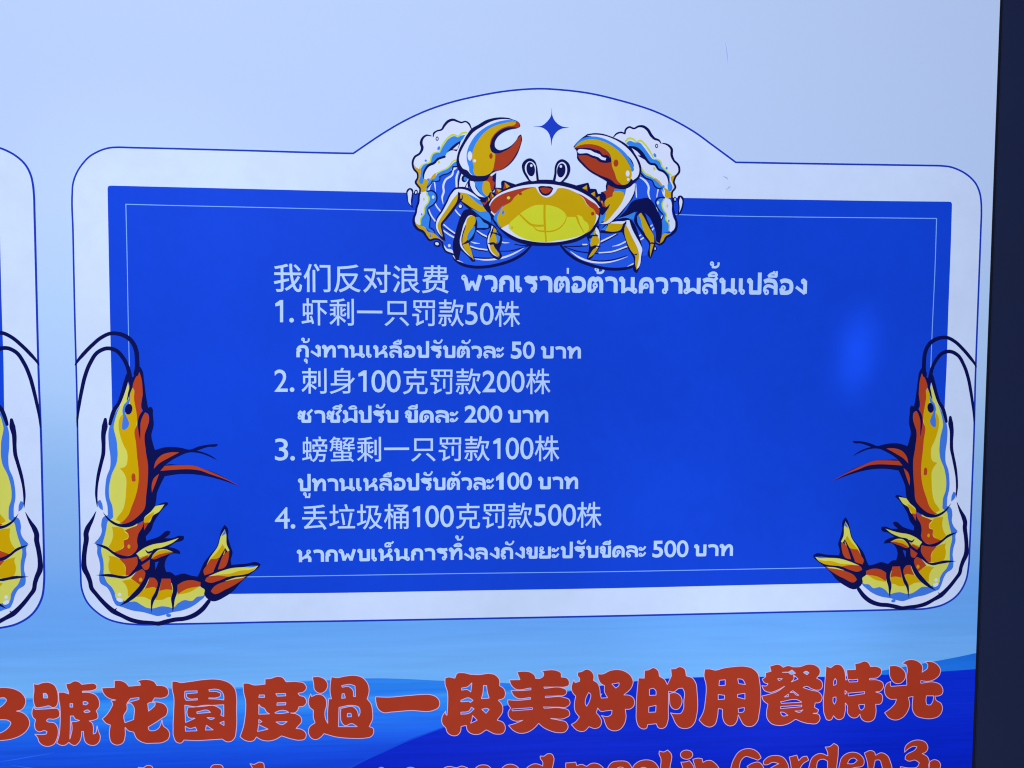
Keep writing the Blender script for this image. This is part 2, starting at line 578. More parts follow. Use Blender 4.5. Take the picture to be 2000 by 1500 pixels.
def thai(s, xl, xr, top, base, hw=13, gap=12, thin=7.2):
    """groups for a Thai string between xl and xr; top and base: pixels on the top of the letter bodies and on the base line"""
    x = 0.0
    strokes, rings = [], []
    R = 0.0
    prev = ''
    for ch in s:
        if ch in THAI and ch != 'ะ':
            w, st, rg = THAI[ch]
            for t in st:
                wt = hw * 0.74 if t[0] == '~' else hw
                t = t.lstrip('~')
                P, _, c = [np.array(a) if i < 2 else a for i, a in enumerate(parse(t, 'P'))]
                strokes.append((smooth(P + np.array([x, 0]), np.zeros(len(P)), c, False, auto=75, step=7)[0], wt))
            rings += [(x + float(a.split(',')[0]), float(a.split(',')[1]), 11.5, 6.6) for a in rg]
            R = x + w - (0 if ch not in 'นง' else (18 if ch == 'น' else 0))
            x += w + gap
        elif ch == 'ะ':
            R = x + 58 - gap * 0.4
            st, rg = thai_mark(ch, R, False)
            strokes += [(smooth(np.array(p, float), np.zeros(len(p)), [False] * len(p), False, step=9)[0], thin + 1) for p in st]
            rings += [(a, b, 10.5, 6.2) for a, b in rg]
            x += 58 + gap
        else:
            st, rg = thai_mark(ch, R - 2, prev in 'ิีึืั')
            strokes += [(smooth(np.array(p, float), np.zeros(len(p)), [False] * len(p), False, step=9)[0], thin) for p in st]
            rings += [(a, b, 9.0, 5.2) for a, b in rg]
        prev = ch
    total = x - gap
    ym = (top[1] + base[1]) / 2
    x0, x1 = pt(xl, ym)[0], pt(xr, ym)[0]
    z0, z1 = pt(*base)[1], pt(*top)[1]
    M = lambda p: np.stack([x0 + p[:, 0] * (x1 - x0) / total, z0 + p[:, 1] * (z1 - z0) / 100.0], 1)
    groups = []
    for P, w in strokes:
        polys = ribbon(P, np.full(len(P), w))
        ln = np.concatenate([[0], np.cumsum(np.linalg.norm(np.diff(P, axis=0), axis=1))])
        polys += [disc(q, w, 14) for q, l in zip(P, ln) if w <= l <= ln[-1] - w]      # ends stay cut square
        groups.append(([M(q) for q in polys], 'nz'))
    for a, b, r, w in rings:
        groups.append(([M(disc((a, b), r + w, 20)), M(disc((a, b), r - w, 14))], 'eo'))
    return groups

# ------------------------------------------------------------------ the sign: box, frame, printed sheet
def tag(o, **kw):
    for k, v in kw.items():
        o[k] = v
    return o

sign = bpy.data.objects.new('light_box_sign', None)
COL.objects.link(sign)
sign.location = (0, 0, ZB)
sign.empty_display_size = 0.2
tag(sign, category='sign',
    label='backlit blue notice sign with printed crab, prawns and red slogan, dark navy frame')

XR = float(np.mean([pt(1957, 0)[0], pt(1941.9, 400)[0], pt(1913, 1100)[0], pt(1896, 1500)[0]]))
XL, Z0, Z1 = -1.22, -0.42, 0.92
FW, FD, GAP = 0.14, 0.0018, 0.0022

def quad_box(bm, x0, x1, y0, y1, z0, z1):
    vs = [bm.verts.new(c) for c in ((x0, y0, z0), (x1, y0, z0), (x1, y1, z0), (x0, y1, z0),
                                    (x0, y0, z1), (x1, y0, z1), (x1, y1, z1), (x0, y1, z1))]
    for f in ((0, 1, 5, 4), (1, 2, 6, 5), (2, 3, 7, 6), (3, 0, 4, 7), (4, 5, 6, 7), (3, 2, 1, 0)):
        bm.faces.new([vs[i] for i in f])

import bmesh
def mesh_obj(name, bm, mat, parent, bevel=0.0):
    if bevel:
        bmesh.ops.bevel(bm, geom=bm.edges[:], offset=bevel, segments=2, affect='EDGES')
    bmesh.ops.recalc_face_normals(bm, faces=bm.faces[:])
    me = bpy.data.meshes.new(name)
    bm.to_mesh(me); bm.free()
    me.materials.append(mat)
    o = bpy.data.objects.new(name, me)
    COL.objects.link(o)
    o.parent = parent
    return o

frame_mat = plain_mat('navy_painted_steel', (0.0125, 0.0255, 0.105), rough=0.55, var=0.12, scale=9, bump=0.15)
gasket_mat = plain_mat('black_rubber', (0.004, 0.004, 0.012), rough=0.6)
back_mat = plain_mat('galvanised_back', (0.25, 0.26, 0.28), rough=0.5)
bm = bmesh.new()
g = GAP
quad_box(bm, XR + g, XR + g + FW, -FD, 0.16, Z0 - FW, Z1 + FW)
quad_box(bm, XL - g - FW, XL - g, -FD, 0.16, Z0 - FW, Z1 + FW)
quad_box(bm, XL - g + .0005, XR + g - .0005, -FD + .0005, 0.1595, Z1 + g, Z1 + FW)
quad_box(bm, XL - g + .0005, XR + g - .0005, -FD + .0005, 0.1595, Z0 - FW, Z0 - g)
frame = mesh_obj('frame', bm, frame_mat, sign, bevel=0.0008)
bm = bmesh.new()
quad_box(bm, XR - .0008, XR + g - .0004, -.0006, .02, Z0 - g, Z1 + g)
quad_box(bm, XL - g + .0004, XL + .0008, -.0006, .02, Z0 - g, Z1 + g)
quad_box(bm, XL + .001, XR - .001, -.0005, .02, Z1 - .0008, Z1 + g - .0004)
quad_box(bm, XL + .001, XR - .001, -.0005, .02, Z0 - g + .0004, Z0 + .0008)
mesh_obj('gasket', bm, gasket_mat, frame)
bm = bmesh.new()
quad_box(bm, XL - .003, XR + .003, .15, .155, Z0 - .003, Z1 + .003)
mesh_obj('back_panel', bm, back_mat, sign)

def rect(x0, x1, z0, z1):
    return [([np.array([(x0, z0), (x1, z0), (x1, z1), (x0, z1)])], 'eo')]

sheet_mat = ramp_mat('printed_sky', [(-260, (184, 206, 248)), (400, (182, 206, 250)), (620, (172, 203, 248)), (760, (166, 199, 246)), (900, (142, 186, 241)), (1060, (128, 176, 242)), (1160, (106, 166, 245)), (1230, (103, 168, 248)), (1280, (110, 174, 249)), (1345, (112, 182, 254)), (1900, (112, 182, 254))], streak=0.02, sx=1.2, sz=14, brush=0.05, rows=(1120, 1260))
LAYER[0] = 0
p = Print('printed_sheet', sign)
p.add(None, rect(XL, XR, Z0, Z1), sheet_mat)
sheet = p.done()

# the sea at the foot of the sheet: three printed waves
xl, xr_ = XL, XR
def wave(name, px, mat):
    P = [tuple(pt(x, y)) for x, y in px]
    q = np.array([(xl, P[0][1])] * (px[0][0] <= 0) + P)
    q = np.array([c for c in q])
    last = q[-1]
    q = np.vstack([q, [(xr_, last[1])], [(xr_, Z0)], [(max(xl, q[0][0]) if px[0][0] > 0 else xl, Z0)]])
    pr = Print(name, sign)
    pr.add(None, [([q], 'eo')], mat)
    return pr.done()

def curve_px(s):
    P, W, c = parse(s, 'P')
    return smooth(P, W, c, False)[0]

wave('wave', curve_px('-500,1400 -250,1380 0,1366 50,1366 150,1356 250,1350 400,1344 460,1345 560,1333 640,1329 718,1325 790,1326 850,1329 900,1331 987,1334 1060,1341 1110,1348 1160,1352'),
     ramp_mat('printed_swell', [(1325, (44, 132, 243)), (1340, (36, 122, 240)), (1353, (60, 150, 250)), (1378, (44, 134, 249)), (1402, (34, 112, 245)), (1440, (26, 88, 234)), (1475, (20, 70, 222)), (1510, (16, 54, 208)), (1900, (10, 40, 190))], streak=0.12, sx=1.5, sz=26, brush=0.10))
wave('wave', curve_px('1560,1335 1640,1326 1723,1310 1780,1300 1829,1291 1890,1279 1903,1276'),
     ramp_mat('printed_far_wave', [(1270, (24, 96, 216)), (1300, (28, 108, 226)), (1330, (34, 120, 235)), (1900, (24, 96, 216))], streak=0.05, sx=2, sz=20, brush=0.06))
wave('wave', curve_px('-200,1780 100,1715 330,1650 460,1605 560,1560 640,1520 685,1500 707,1488 750,1468 795,1448 840,1431 870,1420 930,1397 985,1379 1050,1363 1107,1351 1170,1340 1237,1331 1300,1325.5 1356,1323 1486,1322 1606,1322 1723,1318 1840,1311.5 1890,1308 1903,1307'),
     ramp_mat('printed_deep_sea', [(1310, (11, 42, 208)), (1380, (13, 46, 216)), (1500, (9, 37, 202)), (1900, (7, 26, 165))], streak=0.3, sx=1.6, sz=28, brush=0.10))
for ink, s in (('swash', '0,1365,1.6 50,1365,1.6 150,1355,1.6 250,1349,1.6 400,1343,1.6 460,1344,1.4 560,1332,1 640,1328.4,.3'),
               ('crest', '640,1520,1.8 685,1499,1.8 707,1487,1.8 750,1467,1.8 795,1447,1.6 840,1430.4,1.3 870,1419.6,1')):
    Print('brush_streak', sign).stroke(ink, 'P', s).done()
for s in ('0,1487.5,.4 25,1484,1.0 60,1478,.8 105,1470,.3', '20,1494,.3 60,1500,1.0 110,1504,.4', '560,1400,.2 680,1392,1.2 780,1399,.3', '650,1420,.2 760,1414,1.0 830,1416,.2'):
    Print('brush_streak', sign).stroke('brush', 'P', s).done()
pr = Print('foam', sign)
pr.ell('mist', 'E2', (742, 425, 34, 26)).done()
pr = Print('foam', sign)
pr.ell('mist', 'E2', (1035, 440, 60, 42)).done()

# ------------------------------------------------------------------ notice board (white card, blue panel, lines, lettering)
BOARD = ('141.2,382 142.8,450 144.6,540 146.6,630 150.2,760 153.2,920 156,1030 157.8,1120 160,1150 170,1175 190,1196 210,1208.5 240,1217 270,1219.6 330,1218.8 '
         '430,1217 530,1214.8 640,1213.2 900,1208.6 1200,1202.8 1440,1197.5 1600,1194 1680,1192.4 1760,1190.2 1813,1187.8 1841,1181 1869,1162.5 1886,1134 1891.5,1105 1893.5,1070 '
         '1895.8,1015 1899,930 1902,850 1905,730 1908.2,640 1912,540 1915.3,450 1916.5,412 1916,395 1913,376 1905,358 1893,345 1870,331 1855,326 1840,324.2 '
         '1810,323.4 1760,322.6 1580,319.8 1437,317.2! 1388,281 1360,260.5 1330,242.5 1285,220.3 1210,196.2 1150,182.3 1090,175.2 1065,173.7 1005,176.3 930,188.3 870,203.3 825,219.6 780,241.6 750,259.5 690,299.8! '
         '640,298.8 480,294.2 320,290 250,288.3 233,287.8 215,288.8 205,291 190,297 175,306 162,319.5 150,338 143,358')
LAYER[0] = 60
pr = Print('notice_board', sign)
pr.fill('board', 'P', BOARD)
pr.stroke('line', 'P', BOARD, closed=True, width=1.75)
board = pr.done()

LAYER[0] = 64
pr = Print('blue_panel', board)
TLc, TRc, BRc, BLc = (210, 362.4), (1859.2, 394.3), (1834, 1135.4), (227.3, 1163.7)
pr.fill('panel', 'P', '210.4,368! 212,364 216,362.6! 330,365.4 480,369 640,373 830,377.2 1000,380.8 1180,384 1380,387.4 1580,390.5 1720,392.6 1853,394! 1857.5,395.2 1859,399! '
        '1857.6,450 1850.8,640 1848.8,710 1845.2,785 1841,920 1834.2,1129! 1833,1134 1829,1135.4! 1630,1139 1480,1142.1 1200,1148.6 900,1153.6 640,1158 460,1159.8 232,1163.6! 228.5,1162 227.2,1158! 222.5,950 219,785 215.6,640 211.5,430')
panel = pr.done()
pr = Print('inset_line', board)
def inset(s):
    pr.stroke('inset', 'P', s)
W = 0.75
pr.stroke('inset', 'P', '246,399,.9 330,401.2,.8 480,404.6,.8 640,408.4,.8 815,412.5,.8', '1318,419,.8 1380,421,.8 1580,424.2,.8 1700,425.4,.8 1829,426.8,.9',
          '246,399,.9 248.4,500,.8 251,640,.8 253.5,740,.8 263,1129,.8', '1829,426.8,.9 1826,520,.8 1820.6,640,.8 1817,735,.8 1803,1108,.8',
          '263,1129.3,.8 480,1126.6,.8 640,1124.2,.8 900,1120,.8 1200,1116.2,.8 1480,1111,.8 1620,1108.4,.8 1803,1105,.8')
pr.done()

def line_of_text(*items):
    pr = Print('notice_text', board)
    groups = []
    for it in items:
        groups += it
    pr.add('text', groups)
    return pr.done()

C, T, D = 0.28, 1.25, 1.15      # extra stroke weight in pixels: Chinese, Thai, bold figures
LAYER[0] = 70
def L():
    LAYER[0] = 70
W = .3
L(); line_of_text(fit_text('我们反对浪费', 535, 876.2, (566, 514.2), (871, 573.6), .45))
L(); line_of_text(thai('พวกเราต่อต้านความสิ้นเปลือง', 902, 1575.6, (1240, 541.3), (1240, 572.7), hw=13.4, thin=7.4))
L(); line_of_text(fit_one(537.5, 553.2, 586, 629.4), dot_px(569.6, 625.4, 4.6),
     fit_text('虾剩一只罚款', 589, 906.2, (601, 582.2), (816, 637.2), C), fit_text('50', 909, 964.2, (945, 591), (945, 634.8), .55),
     fit_text('株', 966.2, 1015.8, (1000, 587.8), (1000, 638.2), C))
L(); line_of_text(thai('กุ้งทานเหลือปรับตัวละ', 579, 984.6, (780, 674.8), (780, 698.6)),
     fit_text('50', 997.8, 1044.6, (1020, 666.8), (1020, 701), D), thai('บาท', 1056.8, 1134.4, (1090, 676.6), (1090, 700)))
L(); line_of_text(fit_text('2', 536, 562, (548, 721.6), (548, 765.2), W), dot_px(570.6, 761, 4.6),
     fit_text('刺身', 589, 693.2, (666, 718.4), (640, 769.2), C), fit_one(699.6, 716, 723.4, 765.2),
     fit_text('00', 725.4, 782.6, (750, 722.8), (750, 766.6), .55), fit_text('克罚款', 787, 939.2, (810, 719.4), (868, 770.2), C),
     fit_text('200', 942.2, 1024.6, (980, 723.8), (980, 766.6), .55), fit_text('株', 1027.4, 1075.2, (1060, 719.8), (1060, 769.8), C))
L(); line_of_text(thai('ซาซึมิปรับ', 581.4, 778, (680, 801.4), (680, 825.5)), thai('ขีดละ', 790.8, 895.6, (840, 801.2), (840, 825.4)),
     fit_text('200', 907.3, 981, (940, 791.8), (940, 825.7), D), thai('บาท', 992.7, 1070.5, (1030, 801), (1030, 825)))
L(); line_of_text(fit_text('3', 537, 563, (550, 856.2), (550, 899.6), W), dot_px(571.6, 895, 4.6),
     fit_text('螃蟹剩一只罚款', 590.2, 956.5, (654, 852.4), (613, 902.6), C), fit_one(963, 977.4, 855.8, 896),
     fit_text('00', 987.6, 1042, (1015, 854.2), (1015, 897.4), .55), fit_text('株', 1044.4, 1092.5, (1075, 850.2), (1075, 900.6), C))
L(); line_of_text(thai('ปูทานเหลือปรับตัวละ', 582.5, 965.2, (770, 933.6), (770, 957.8)), fit_one(968.8, 983.6, 922.8, 956.2, True),
     fit_text('00', 990.8, 1039, (1010, 922.2), (1010, 956.7), D), thai('บาท', 1051.4, 1128.8, (1090, 931.2), (1090, 955.2)))
L(); line_of_text(fit_text('4', 537, 566, (557, 990.6), (557, 1032.4), W), dot_px(572.4, 1028, 4.6),
     fit_text('丢垃圾桶', 590.2, 797.9, (676, 984.4), (630, 1034.8), C), fit_one(806, 820.6, 988.4, 1029.3),
     fit_text('00', 830.5, 886.4, (860, 986.6), (860, 1029.9), .55), fit_text('克罚款', 890.4, 1039.7, (913, 982.7), (960, 1032.2), C),
     fit_text('500', 1043.1, 1124.9, (1080, 984.4), (1080, 1027.2), .55), fit_text('株', 1126.7, 1175, (1158, 980), (1158, 1030.4), C))
L(); line_of_text(thai('หากพบเห็นการทิ้งลงถังขยะปรับขีดละ', 580.3, 1261.9, (920, 1069.4), (920, 1092.8)),
     fit_text('500', 1274.2, 1344.6, (1310, 1055.2), (1310, 1088.6), D), thai('บาท', 1355.8, 1431.2, (1393, 1063), (1393, 1086)))

LAYER[0] = 70
Print('star', board).fill('star', 'U', '1984,336! 1997,455 2035,520 2100,572 2214,598! 2110,612 2050,650 2000,725 1977,842! 1965,725 1935,655 1870,602 1742,582! 1860,568 1920,520 1968,455').done()
for s in ('1416,82,.2 1418.5,95,.6 1420,108,.9 1420,122,.3', '1412,345,.4 1418,347,1.2 1422,351,.4', '1418,371,.3 1425,365,.9'):
    Print('scuff_mark', board).stroke('scuff', 'P', s).done()
Print('scuff_mark', board).stroke('crease', 'P', '1416,401,.4 1422,402,.6 1425,408,.7 1425.5,418,.4').done()

# ------------------------------------------------------------------ crab picture
LAYER[0] = 74
CR = {}
def part(name):
    return Print(name, crab)
def smesh(name, parent):
    return Print(name, parent)

pr = Print('crab_picture', sign)           # the blue scallop fans behind the crab
pr.fills('royal', 'U', '440,1300 560,1190 720,1110 800,1130 1000,1400 1200,1500 1250,2000 1720,2130 1640,2213 1500,2303 1300,2373 1100,2408 950,2408 800,2370 720,2315 690,2255 560,2170 550,2080 440,1960 395,1800 400,1650 480,1500 400,1430',
         '2117,2130 2500,1960 2700,1800 2900,1500 3050,1300 3150,1210 3400,1380 3450,1500 3430,1700 3400,2000 3350,2150 3250,2250 3160,2270 3080,2390 2900,2440 2700,2435 2500,2390 2300,2310 2180,2220')
pr.stroke('navy', 'U', '690,2240,10 720,2305,14 800,2368,17 950,2408,18 1100,2410,18 1300,2375,18 1500,2305,18 1640,2213,16 1715,2130,10',
          '2105,2135,12 2180,2220,16 2300,2308,18 2500,2388,18 2700,2433,18 2850,2438,18 2990,2420,16 3060,2395,10',
          '1310,2205,4 1450,2200,5 1600,2160,5 1700,2130,4', '1500,2115,4 1600,2130,5 1710,2125,4', '980,2285,5 1100,2296,7 1200,2295,7 1330,2280,5',
          '2150,2140,4 2300,2142,6 2450,2132,6', '2140,2145,4 2300,2200,6 2480,2228,6 2700,2232,6 2960,2165,5', '2440,2318,5 2650,2332,6 2800,2312,6 2960,2262,3',
          '560,1885,4 640,1940,6 720,1990,6', '1010,1955,4 1080,2005,6 1140,2035,6', '920,2155,5 1010,2185,6 1140,2205,6', '740,1690,5 790,1760,6',
          '2630,2100,5 2720,2052,7 2840,1985,5')
crab = pr.done()
pr = part('fan_rib')
pr.stroke('white', 'U', '455,1290,8 465,1360,8 472,1430,2', '705,1150,6 690,1205,13 600,1280,13 572,1360,13 578,1430,13 558,1500,12 570,1590,3',
          '455,1560,7 485,1620,9 530,1680,9', '375,1640,7 410,1730,9 480,1830,9', '730,1670,8 760,1710,9 805,1755,9', '580,1860,9 650,1920,9 720,1970,9',
          '570,1935,9 650,1990,10 720,2030,10', '1000,1930,5 1080,1985,10 1150,2020,10', '930,2080,3 980,2097,9 1045,2105,3', '1320,2085,8 1380,2095,8 1430,2095,3',
          '910,2135,8 1000,2165,9 1140,2187,9', '980,2303,4 1100,2316,10 1250,2308,12 1400,2272,12 1540,2210,9 1625,2160,2', '700,2262,6 740,2310,8 830,2352,2')
pr.done()
pr = part('fan_rib')
pr.stroke('white', 'U', '3075,1330,8 3087,1500,8', '3130,1240,8 3200,1290,13 3245,1370,13 3240,1440,13 3275,1560,4', '3370,1390,9 3350,1500,6',
          '2620,2080,9 2720,2032,10 2820,1980,4', '2390,2118,9 2440,2118,9', '2770,2142,2 2850,2125,9 2945,2080,9', '2600,2226,8 2760,2212,9 2965,2142,9',
          '2230,2210,4 2350,2290,12 2520,2345,12 2700,2350,10 2850,2318,6 2970,2275,2', '2970,2403,2 3050,2365,9', '3110,2010,9 3140,1995,9', '3130,2060,9 3175,2032,9', '3255,1895,8 3290,1865,8', '3285,1935,8 3310,1905,8', '3400,1790,10 3430,1735,10', '3345,1640,8 3360,1690,8')
pr.done()
pr = part('wave_foam')      # left breaking wave
pr.fill('white', 'U', '935,600 900,535 850,515 800,528 740,500 688,490 630,512 590,562 550,622 490,640 445,690 430,705 370,702 310,728 285,780 293,860 260,932 200,975 172,1035 180,1100 240,1210 215,1310 262,1370 270,1440 350,1430 400,1330 520,1240 760,1110 800,800 870,660')
pr.fill('white', 'U', '800,1195 850,1210 905,1290 890,1385 840,1390 770,1372')
pr.fill('gold', 'U', '185,1060 215,1110 260,1132 290,1118 320,1180 315,1258 350,1270 430,1240 468,1208 484,1240 452,1290 412,1300 380,1350 352,1372 350,1432 272,1440 270,1380 225,1320 232,1250 240,1200 205,1130')
pr.fill('sky', 'U', '860,690 800,702 762,722 720,707 640,745 580,822 540,890 522,927 490,910 440,932 410,990 398,1048 340,1068 290,1112 280,1190 272,1245 256,1290 270,1325 300,1332 314,1305 315,1240 325,1160 372,1090 450,1060 500,1005 580,985 620,925 680,860 760,790 800,770')
pr.stroke('lime', 'U', '870,658,13 810,672,13 772,706,10 700,690,14 620,745,12 560,830,12 522,918,8', '500,912,8 440,935,10 412,985,10 395,1045,10 340,1062,8 290,1090,8 262,1125,8')
pr.fill('sky', 'U', '752,1030 700,1060 660,1105 600,1145 540,1168 492,1200 470,1245 400,1282 350,1400 352,1432 420,1330 500,1280 560,1222 650,1190 700,1120 752,1110')
pr.fill('white', 'U', '748,908 690,905 640,930 590,990 530,1000 490,1030 480,1065 430,1080 380,1100 330,1160 312,1220 330,1262 362,1258 430,1242 440,1200 500,1180 560,1150 620,1122 660,1088 700,1030 748,1005')
pr.stroke('lime', 'U', '738,1018,10 690,1040,10 660,1090,10 620,1125,10 560,1152,8 490,1187,9')
pr.stroke('gold', 'U', '470,1200,12 440,1225,10 415,1260,8')
pr.fill('navy', 'U', '805,762! 760,880 745,905 690,892 620,925 578,988! 650,880 730,805')
pr.fill('white', 'U', '780,805! 756,880 694,880!')
pr.stroke('navy', 'U', '590,975,13 500,1008,13 450,1058,14 380,1090,14 340,1140,13 316,1205,10 314,1258,4')
pr.stroke('navy', 'U', '420,705,3 350,698,10 300,740,14 284,800,17 298,860,17 268,930,12 200,980,12 173,1050,12 188,1130,12 238,1200,10 238,1250,10 213,1310,12 238,1350,12 268,1390,10 268,1440,9')
pr.stroke('navy', 'U', '440,715,4 450,670,10 490,640,8 550,622,10 588,565,14 640,512,16 700,494,14 760,515,10 810,530,9 860,517,8 902,542,10 935,605,6')
pr.stroke('navy', 'U', '768,1105,8 700,1105,8 688,1150,6 640,1190,6 560,1215,6 520,1240,6', '530,1245,5 525,1290,5 480,1297,5 430,1290,5 410,1330,5 360,1375,6', '805,1180,8 778,1260,8 765,1370,8')
pr.stroke('white', 'U', '768,1165,10 745,1240,14 745,1365,12')
pr.ell('navy', 'U', (492, 740, 20, 28), (850, 1258, 40, 50, 20)).ell('white', 'U', (492, 740, 10, 15), (875, 1240, 20, 22))
pr.ell('sky', 'U', (513, 865, 18, 27, 20), (343, 1026, 15, 15), (378, 1275, 17, 18), (862, 1262, 24, 28)).ell('lime', 'U', (515, 1045, 15, 21, 15))
pr.fill('navy', 'U', '905,1265! 920,1330 880,1385 840,1390!')
pr.fill('white', 'U', '886,1320! 892,1378 862,1378!')
# lower part of the left wave
pr.fill('white', 'U', '300,1440 360,1428 400,1440 380,1500 370,1570 335,1630 320,1720 285,1780 290,1860 230,1870 200,1800 200,1750 228,1690 240,1600 256,1550 262,1480')
pr.fill('sky', 'U', '368,1422 430,1424 482,1470 484,1535 440,1600 372,1658 385,1720 402,1775 390,1850 410,1920 462,1965 400,1950 330,1890 280,1865 285,1785 322,1730 332,1640 372,1570 388,1500 360,1455')
pr.fill('gold', 'U', '205,1840 280,1872 330,1890 372,1950 440,1968 500,2012 572,2078! 530,2060 450,2040 405,2055 360,2012 340,1962 280,1925 225,1890')
pr.stroke('lime', 'U', '360,1432,9 360,1465,9 385,1505,10 375,1570,9 335,1625,9 322,1715,9 280,1780,9 274,1855,8')
pr.fill('white', 'U', '578,2120! 600,2190 650,2215 705,2235 690,2190 620,2172!')
pr.stroke('navy', 'U', '265,1440,10 255,1480,12 250,1560,12 225,1640,12 213,1710,12 190,1770,14 193,1850,16 240,1917,16 310,1952,14 350,2010,12 400,2062,12 450,2047,10 510,2052,10 552,2085,10 570,2150,12 600,2202,10 690,2242,10')
pr.stroke('navy', 'U', '360,1425,8 430,1420,8 482,1470,8 484,1540,8 440,1602,8 375,1652,7 372,1700,6 402,1760,6 397,1830,6 387,1900,5 440,1922,5 465,1970,4')
pr.ell('white', 'U', (440, 1500, 17, 22), (650, 2132, 18, 20)).ell('lime', 'U', (320, 1528, 12, 22)).ell('cornflower', 'U', (290, 1725, 9, 14), (405, 2005, 12, 20))
pr.done()
pr = part('wave_foam')      # right breaking wave
pr.fill('white', 'U', '2795,715 2830,675 2890,662 2935,675 2945,625 2990,590 3060,605 3120,580 3190,585 3250,640 3300,720 3390,765 3410,800 3480,812 3545,870 3540,970 3600,1060 3640,1150 3600,1230 3560,1290 3580,1370 3540,1500 3460,1500 3400,1380 3150,1200 3000,900')
pr.fill('gold', 'U', '3632,1130 3600,1210 3560,1222 3530,1240 3540,1290 3570,1375 3535,1432 3490,1400 3440,1370 3400,1310 3350,1290 3390,1370 3440,1390 3455,1500 3542,1510 3545,1450 3590,1385 3570,1300 3605,1230')
pr.fill('sky', 'U', '2950,800 2990,770 3070,790 3120,790 3180,850 3240,930 3310,1010 3370,1010 3412,1080 3460,1140 3512,1200 3522,1290 3555,1380 3535,1422 3500,1422 3490,1350 3490,1270 3440,1190 3360,1140 3300,1085 3220,1040 3100,890 3000,845')
pr.stroke('lime', 'U', '2945,775,14 2985,738,14 3050,752,13 3085,780,10 3130,765,13 3190,810,12 3250,890,12 3310,992,8', '3340,1003,8 3400,1040,11 3420,1100,10 3470,1155,9 3540,1217,8')
pr.fill('sky', 'U', '3140,1130 3190,1200 3270,1240 3340,1270 3385,1330 3430,1382 3440,1440 3400,1395 3330,1350 3300,1290 3200,1245 3145,1195')
pr.fill('white', 'U', '3110,985 3180,1000 3230,1060 3260,1082 3320,1092 3355,1140 3430,1172 3480,1222 3500,1290 3490,1352 3420,1342 3382,1302 3350,1272 3250,1222 3180,1160 3130,1090')
pr.stroke('lime', 'U', '3150,1120,9 3190,1185,10 3260,1222,10 3320,1258,9')
pr.stroke('gold', 'U', '3330,1262,10 3375,1300,12 3410,1340,10')
pr.fill('navy', 'U', '2985,840! 3060,868 3140,920 3210,1000 3262,1068! 3200,1020 3110,965 3080,940 3030,890')
pr.fill('white', 'U', '3022,862! 3090,905 3140,958 3085,958!')
pr.stroke('navy', 'U', '2990,845,8 3080,862,13 3150,920,15 3205,1000,15 3262,1065,13 3330,1080,13 3372,1138,13 3440,1170,13 3490,1230,11 3507,1312,5')
pr.stroke('navy', 'U', '2790,715,5 2830,675,9 2890,660,9 2935,676,9 2945,625,10 2990,590,10 3055,608,9 3110,582,11 3170,582,15 3230,622,17 3280,700,17 3320,740,14 3380,765,10 3407,803,4', '3425,800,4 3480,815,10 3540,870,15 3545,960,15 3570,1020,12 3632,1090,12 3642,1170,12 3592,1240,11 3572,1310,11 3592,1370,11 3550,1440,11 3547,1500,10')
pr.stroke('navy', 'U', '3145,1195,9 3200,1250,8 3290,1290,6 3325,1360,6 3370,1390,6 3425,1380,5')
pr.ell('navy', 'U', (3348, 835, 20, 28)).ell('white', 'U', (3348, 835, 10, 15))
pr.ell('sky', 'U', (3326, 957, 17, 28, -25), (3478, 1125, 14, 17), (3435, 1365, 18, 19)).ell('lime', 'U', (3317, 1133, 15, 24, -20))
pr.fill('white', 'U', '3455,1510 3520,1530 3545,1590 3545,1680 3562,1760 3592,1830 3580,1910 3530,1960 3495,1900 3470,1800 3440,1720 3420,1620 3425,1560')
pr.fill('sky', 'U', '3360,1530 3420,1510 3452,1530 3420,1600 3432,1660 3472,1720 3472,1790 3512,1860 3500,1950 3435,1970 3400,2050 3415,1980 3405,1900 3420,1790 3432,1735 3382,1675 3352,1620 3340,1570')
pr.fill('gold', 'U', '3582,1945 3510,1975 3440,1975 3400,2050 3345,2085 3385,2112 3435,2090 3472,2012 3550,1985')
pr.stroke('lime', 'U', '3450,1520,8 3420,1590,8 3440,1670,9 3475,1720,9 3470,1790,9 3510,1850,8 3512,1940,8')
pr.stroke('navy', 'U', '3547,1500,10 3560,1570,10 3560,1640,11 3582,1740,12 3607,1840,14 3592,1930,16 3530,1992,14 3475,2022,12 3440,2082,12 3390,2117,11 3335,2100,8', '3450,1510,8 3390,1508,8 3340,1550,8 3350,1620,8 3390,1682,7 3432,1742,6 3412,1800,6')
pr.ell('white', 'U', (3365, 1575, 16, 22)).ell('lime', 'U', (3487, 1615, 12, 24)).ell('cornflower', 'U', (3507, 1810, 9, 16))
pr.done()
for dn, dw in (('140,1383 175,1400 182,1450 172,1550 168,1600 186,1648! 140,1612 100,1540 93,1470 93,1420', '140,1402 162,1430 160,1480 150,1550 154,1612! 122,1570 112,1500 113,1430'),
               ('3660,1480 3692,1500 3702,1560 3690,1640 3655,1715 3617,1742! 3628,1680 3630,1600 3618,1530 3628,1490', '3656,1500 3680,1540 3676,1610 3642,1706! 3648,1640 3642,1550')):
    part('droplet').fill('navy', 'U', dn).fill('white', 'U', dw).done()
for e, w in (((215, 1440, 24, 36, 15), (216, 1440, 10, 19, 15)), ((3585, 1533, 20, 36), (3587, 1530, 9, 19)), ((492, 2112, 48, 38, 20), (490, 2108, 25, 19, 20)), ((3330, 2170, 20, 32), (3328, 2172, 8, 18)), ((795, 1623, 31, 31), (793, 1620, 20, 22))):
    part('droplet').ell('navy', 'U', e).ell('white', 'U', w).done()

def leg(*steps):
    pr = part('leg')
    for ink, s in steps:
        if ink.startswith('-'):
            pr.stroke(ink[1:], 'U', *s.split('|'))
        else:
            pr.fill(ink, 'U', s)
    return pr.done()

